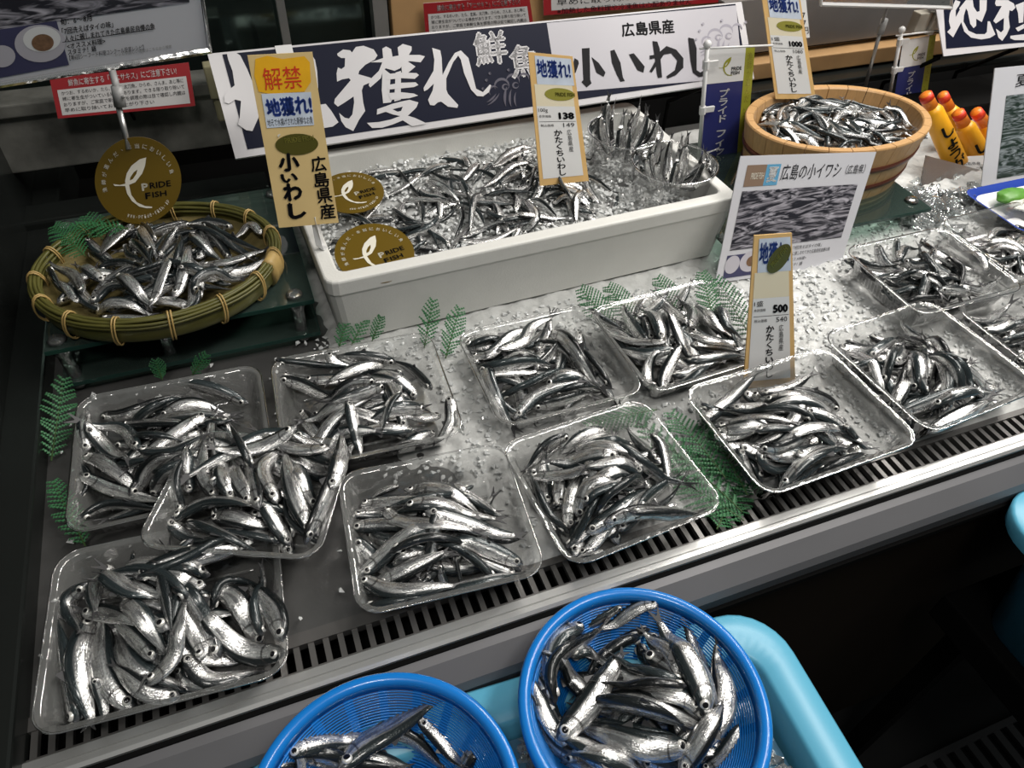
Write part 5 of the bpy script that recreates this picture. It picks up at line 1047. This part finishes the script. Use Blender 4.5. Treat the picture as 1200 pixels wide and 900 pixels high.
# milky plastic sheet in front of the tubes
q = [on(x, y, (1.0, .80, .03), (0.1, -1, .75)) for x, y in ((1085, 182), (1152, 200), (1136, 250), (1075, 232))]
ms = Card('plastic_sheet', 'crumpled milky plastic sheet between the wooden tub and the ginger tubes', 'plastic sheet', q, film('milky_plastic', gloss=.12, haze=.55, hazecol=(.80, .70, .62), rough=.2), .001)
# plate with lemon
def platter():
    c = onz(1185, 252, .02); root = empty('platter', c, 'blue and white rimmed platter of garnish with lemon slice, at the photo edge', 'platter')
    cx, cy = c[0]+.070, c[1]+.010; bm = bmesh.new(); R = lambda hx, hy, z, r: [(cx+x, cy+y, z) for x, y in rrect(hx, hy, r, 4)]
    loft(bm, [R(.085, .05, .016, .02), R(.10, .062, .026, .02)], True); obj('base', bm, WHITE, root, True)
    bm = bmesh.new(); loft(bm, [R(.088, .053, .0185, .02), R(.10, .062, .0265, .02), R(.102, .064, .026, .02)]); obj('blue_rim', bm, mat('platter_blue', (.02, .05, .30), .2), root, True)
    r_ = root.location
    def blob(name, x, y, z, sx, sy, sz, m, label, cat, seed=0):
        bm = bmesh.new(); bmesh.ops.create_icosphere(bm, subdivisions=3, radius=1)
        for v in bm.verts: v.co *= 1+.22*noise.noise(v.co*2.2+Vector((seed, 0, 0)))
        bmesh.ops.transform(bm, matrix=Matrix.Translation((x, y, z)) @ Matrix.Diagonal((sx, sy, sz, 1)), verts=bm.verts); return tag(obj(name, bm, m, None, True), label, cat)
    blob('lettuce', cx-.045, cy+.018, .032, .030, .018, .010, mat('lettuce', (.10, .28, .04), .4, vary=.5, vscale=80), 'crinkled green lettuce leaf on the platter', 'garnish', 3)
    blob('radish_shreds', cx-.02, cy+.0, .030, .05, .03, .007, mat('radish', (.65, .66, .60), .4, bump=1, bscale=300), 'white radish shreds on the platter', 'garnish', 5)
    blob('carrot_garnish', cx-.03, cy-.030, .036, .016, .009, .006, mat('carrot', (.85, .25, .04), .4), 'orange carrot garnish before the lemon slice', 'garnish', 7)
    blob('red_onion', cx+.01, cy-.008, .036, .018, .018, .012, mat('onion', (.10, .04, .09), .3, vary=.8, vscale=120), 'purple shredded onion beside the lemon slice', 'garnish', 9)
    lm = empty('lemon_slice', (cx-.035, cy-.012, .036), 'round yellow lemon slice leaning on the platter garnish', 'lemon slice')
    Mx = Matrix.Translation((cx-.035, cy-.012, .040)) @ Matrix.Rotation(math.radians(50), 4, 'X')
    for nm, r0, zz, m in (('rind', .016, .0, mat('lemon_rind', (.75, .58, .05), .4)), ('flesh', .0135, .0012, mat('lemon_flesh', (.80, .72, .30), .3))):
        bm = bmesh.new(); loft(bm, [circle((0, 0, zz-.0015), r0, 24), circle((0, 0, zz+.0015), r0, 24)], True, True); bmesh.ops.transform(bm, matrix=Mx, verts=bm.verts); obj(nm, bm, m, lm, True)
platter()

# ================================================================== FERNS
def frond(base, d, L, wd, label, up=Vector((0, 0, 1)), sag=.15, m=None, grp='green fern sprigs'):
    base = Vector(base); d = Vector(d).normalized(); side = d.cross(up)
    if side.length < .1: side = d.cross(Vector((0, 1, 0)))
    side.normalize(); nn = side.cross(d).normalized(); n = max(8, min(16, int(L/.0045))); ns = L/n
    root = empty('fern_sprig', base, label, 'fern', grp)
    P = [base+d*(L*t)-nn*(sag*L*t*t) for t in [i/n for i in range(n+1)]]
    bm = bmesh.new(); tube(bm, P, [.0009*(1-.7*i/n) for i in range(n+1)], 5); obj('stem', bm, FERND, root)
    V = []; F = []
    def needle(a, dr, ln, w_):
        s = dr.cross(nn).normalized()*w_; k = len(V); lift = nn*(w_*.8)
        V.extend([a-s, a+dr*ln*.5-s*1.1+lift, a+dr*ln, a+dr*ln*.5+s*1.1+lift, a+s, a+dr*ln*.45-lift*.4]); F.extend([(k, k+1, k+3, k+4), (k+1, k+2, k+3), (k, k+5, k+1), (k+1, k+5, k+2), (k+2, k+5, k+3), (k+3, k+5, k+4), (k, k+4, k+5)])
    for i in range(1, n+1):
        t = i/n; ln = wd*math.sin(math.pi*(.12+.80*(1-t)))*(1-.35*t)+.002; a = P[i]
        for sg in (-1, 1):
            dr = (d*.75+side*sg*1.0-nn*.15+Vector((random.gauss(0, .08),)*3)).normalized()
            m_ = max(2, int(ln/.0030))
            for j in range(m_+1):
                q = a+dr*(ln*j/m_)-nn*(.12*ln*(j/m_)**2)
                for s2 in (-1, 1):
                    dd = (dr*.8+(side*0+dr.cross(nn))*s2).normalized(); needle(q, dd, min(.0036, ns*.42)*(1-.5*j/m_)+.0006, .0006)
                if j < m_: needle(q, dr, ln/m_*1.2, .0007)
    pyd('leaves', V, F, m or FERN, root)
def fr_px(x0, y0, z0, x1, y1, z1, wd, label, sag=.1):
    a = Vector(onz(x0, y0, z0)); b = Vector(onz(x1, y1, z1)); d = b-a; frond(a, d, d.length, wd, label, Vector(CAM)-a if abs(z1-z0) > .01 else Vector((0, 0, 1)), sag)
W_ = .022
fr_px(397, 408, .01, 405, 378, .035, .010, 'small fern tip closest to the round-label end of the foam box'); fr_px(412, 405, .01, 428, 372, .035, .011, 'small upright fern tip second along the foam box front')
fr_px(436, 400, .01, 446, 373, .035, .009, 'small fern tip third along the foam box front'); fr_px(497, 408, .005, 507, 354, .05, .015, 'tall fern tip standing against the foam box front')
fr_px(522, 420, .005, 538, 362, .045, .017, 'feathery fern tip just behind an empty tray corner'); fr_px(722, 385, .008, 680, 338, .03, .022, 'fern sprig reaching toward the foam box before the fern-backed tray')
fr_px(745, 380, .01, 712, 335, .03, .022, 'fern sprig fanned against the foam box at the fern-backed tray'); fr_px(800, 375, .01, 770, 325, .035, .020, 'fern sprig behind the raised fish tails of the fern-backed tray')
fr_px(838, 380, .012, 822, 318, .045, .020, 'upright fern sprig beside the fish poster foot'); fr_px(880, 395, .012, 838, 325, .04, .022, 'fern sprig lying between fish poster and the 500 card')
fr_px(870, 600, .012, 735, 470, .012, .034, 'long fern branch stretching from the rail past the tray'); fr_px(850, 560, .014, 790, 478, .02, .026, 'fern branch crossing over the long branch by the rail')
fr_px(872, 610, .008, 800, 560, .010, .030, 'fern branch lowest by the rail beside the grille'); fr_px(868, 565, .006, 768, 520, .012, .030, 'fern branch tucked under the rim of the rail tray')
fr_px(876, 580, .01, 830, 490, .02, .028, 'fern branch against the wall of the 500 card tray'); fr_px(770, 480, .01, 690, 492, .012, .022, 'fern branch lying behind the heap of the rail tray')
fr_px(840, 620, .004, 870, 560, .006, .028, 'fern branch half over the air grille')
fr_px(225, 440, .005, 240, 418, .03, .010, 'small fern sprig standing under the front edge of the glass stand'); fr_px(190, 445, .005, 183, 425, .03, .010, 'small fern sprig beside the acrylic foot of the glass stand')
fr_px(100, 300, .095, 60, 262, .11, .024, 'fern sprig spread over the dark side of the bamboo basket'); fr_px(120, 280, .095, 100, 252, .11, .022, 'fern sprig at the back rim of the bamboo basket'); fr_px(150, 268, .10, 85, 258, .11, .022, 'fern sprig below the disc sign in the bamboo basket')
fr_px(60, 540, .004, 75, 440, .03, .022, 'fern sprig in the gap between the dark wall and tray'); fr_px(100, 640, .004, 60, 560, .02, .016, 'fern sprig beside the dark wall between two trays')

# ================================================================== LOOSE ICE
def inside_any(x, y):
    for k, (cx, cy, hx, hy, rot, z, t) in TR.items():
        c, s = math.cos(math.radians(rot)), math.sin(math.radians(rot)); X_ = (x-cx)*c+(y-cy)*s; Y_ = -(x-cx)*s+(y-cy)*c
        if abs(X_) < hx-.008 and abs(Y_) < hy-.008: return True
    return False
sp = []
for _ in range(9000):
    x = random.uniform(-.255, 1.3); y = random.uniform(.345, .72)
    if inside_any(x, y) or (.05 < x < .62 and y > .69) or random.random() < wall_dry(x, y)*.93: continue
    sp.append((x, y, ice_h(x, y)+.0005, random.uniform(.0018, .0048)))
chips('ice_chips', 'loose clear ice chips scattered over the deck between trays', sp)
sp = []
for _ in range(3400):
    X_, Y_ = random.uniform(-.255, .255), random.uniform(-.128, .128); x = .332+X_*_c-Y_*_s; y = .852+X_*_s+Y_*_c
    if (x > .47 and random.random() < .3) or x < .47: pass
    z = (.052+.014*(1-(X_/.26)**2)+.012*min(1, max(0, (Y_+.05)/.18)))
    sp.append((x, y, z+(.004 if x > .44 else .001)+random.uniform(-.003, .004), random.uniform(.002, .0055)))
chips('foam_box_ice', 'crushed ice between the anchovies inside the foam box', sp)
V = []; nx, ny = 70, 36
for j in range(ny):
    for i in range(nx):
        X_ = -.26+.52*i/(nx-1); Y_ = -.133+.266*j/(ny-1); z = .048+.014*(1-(X_/.26)**2)+.012*min(1, max(0, (Y_+.05)/.18))
        V.append((.332+X_*_c-Y_*_s, .852+X_*_s+Y_*_c, z+.004*noise.noise(Vector((X_*60, Y_*60, 9)))))
o = pyd('foam_box_slush', V, [(j*nx+i, j*nx+i+1, (j+1)*nx+i+1, (j+1)*nx+i) for j in range(ny-1) for i in range(nx-1)], ICEBED, None, True, 'stuff'); tag(o, 'packed slushy ice filling the foam box under the anchovies', 'ice')
sp = []
for _ in range(170):
    a = random.gauss(0, 1); b = random.gauss(0, 1); x = 1.00+a*.045; y = .725+b*.022
    sp.append((x, y, .006+random.uniform(0, .012)*max(0, 1-abs(b)*.4), random.uniform(.008, .019)))
chips('ice_lumps', 'heap of larger clear ice lumps beside the wooden tub and platter', sp, ICELUMP)
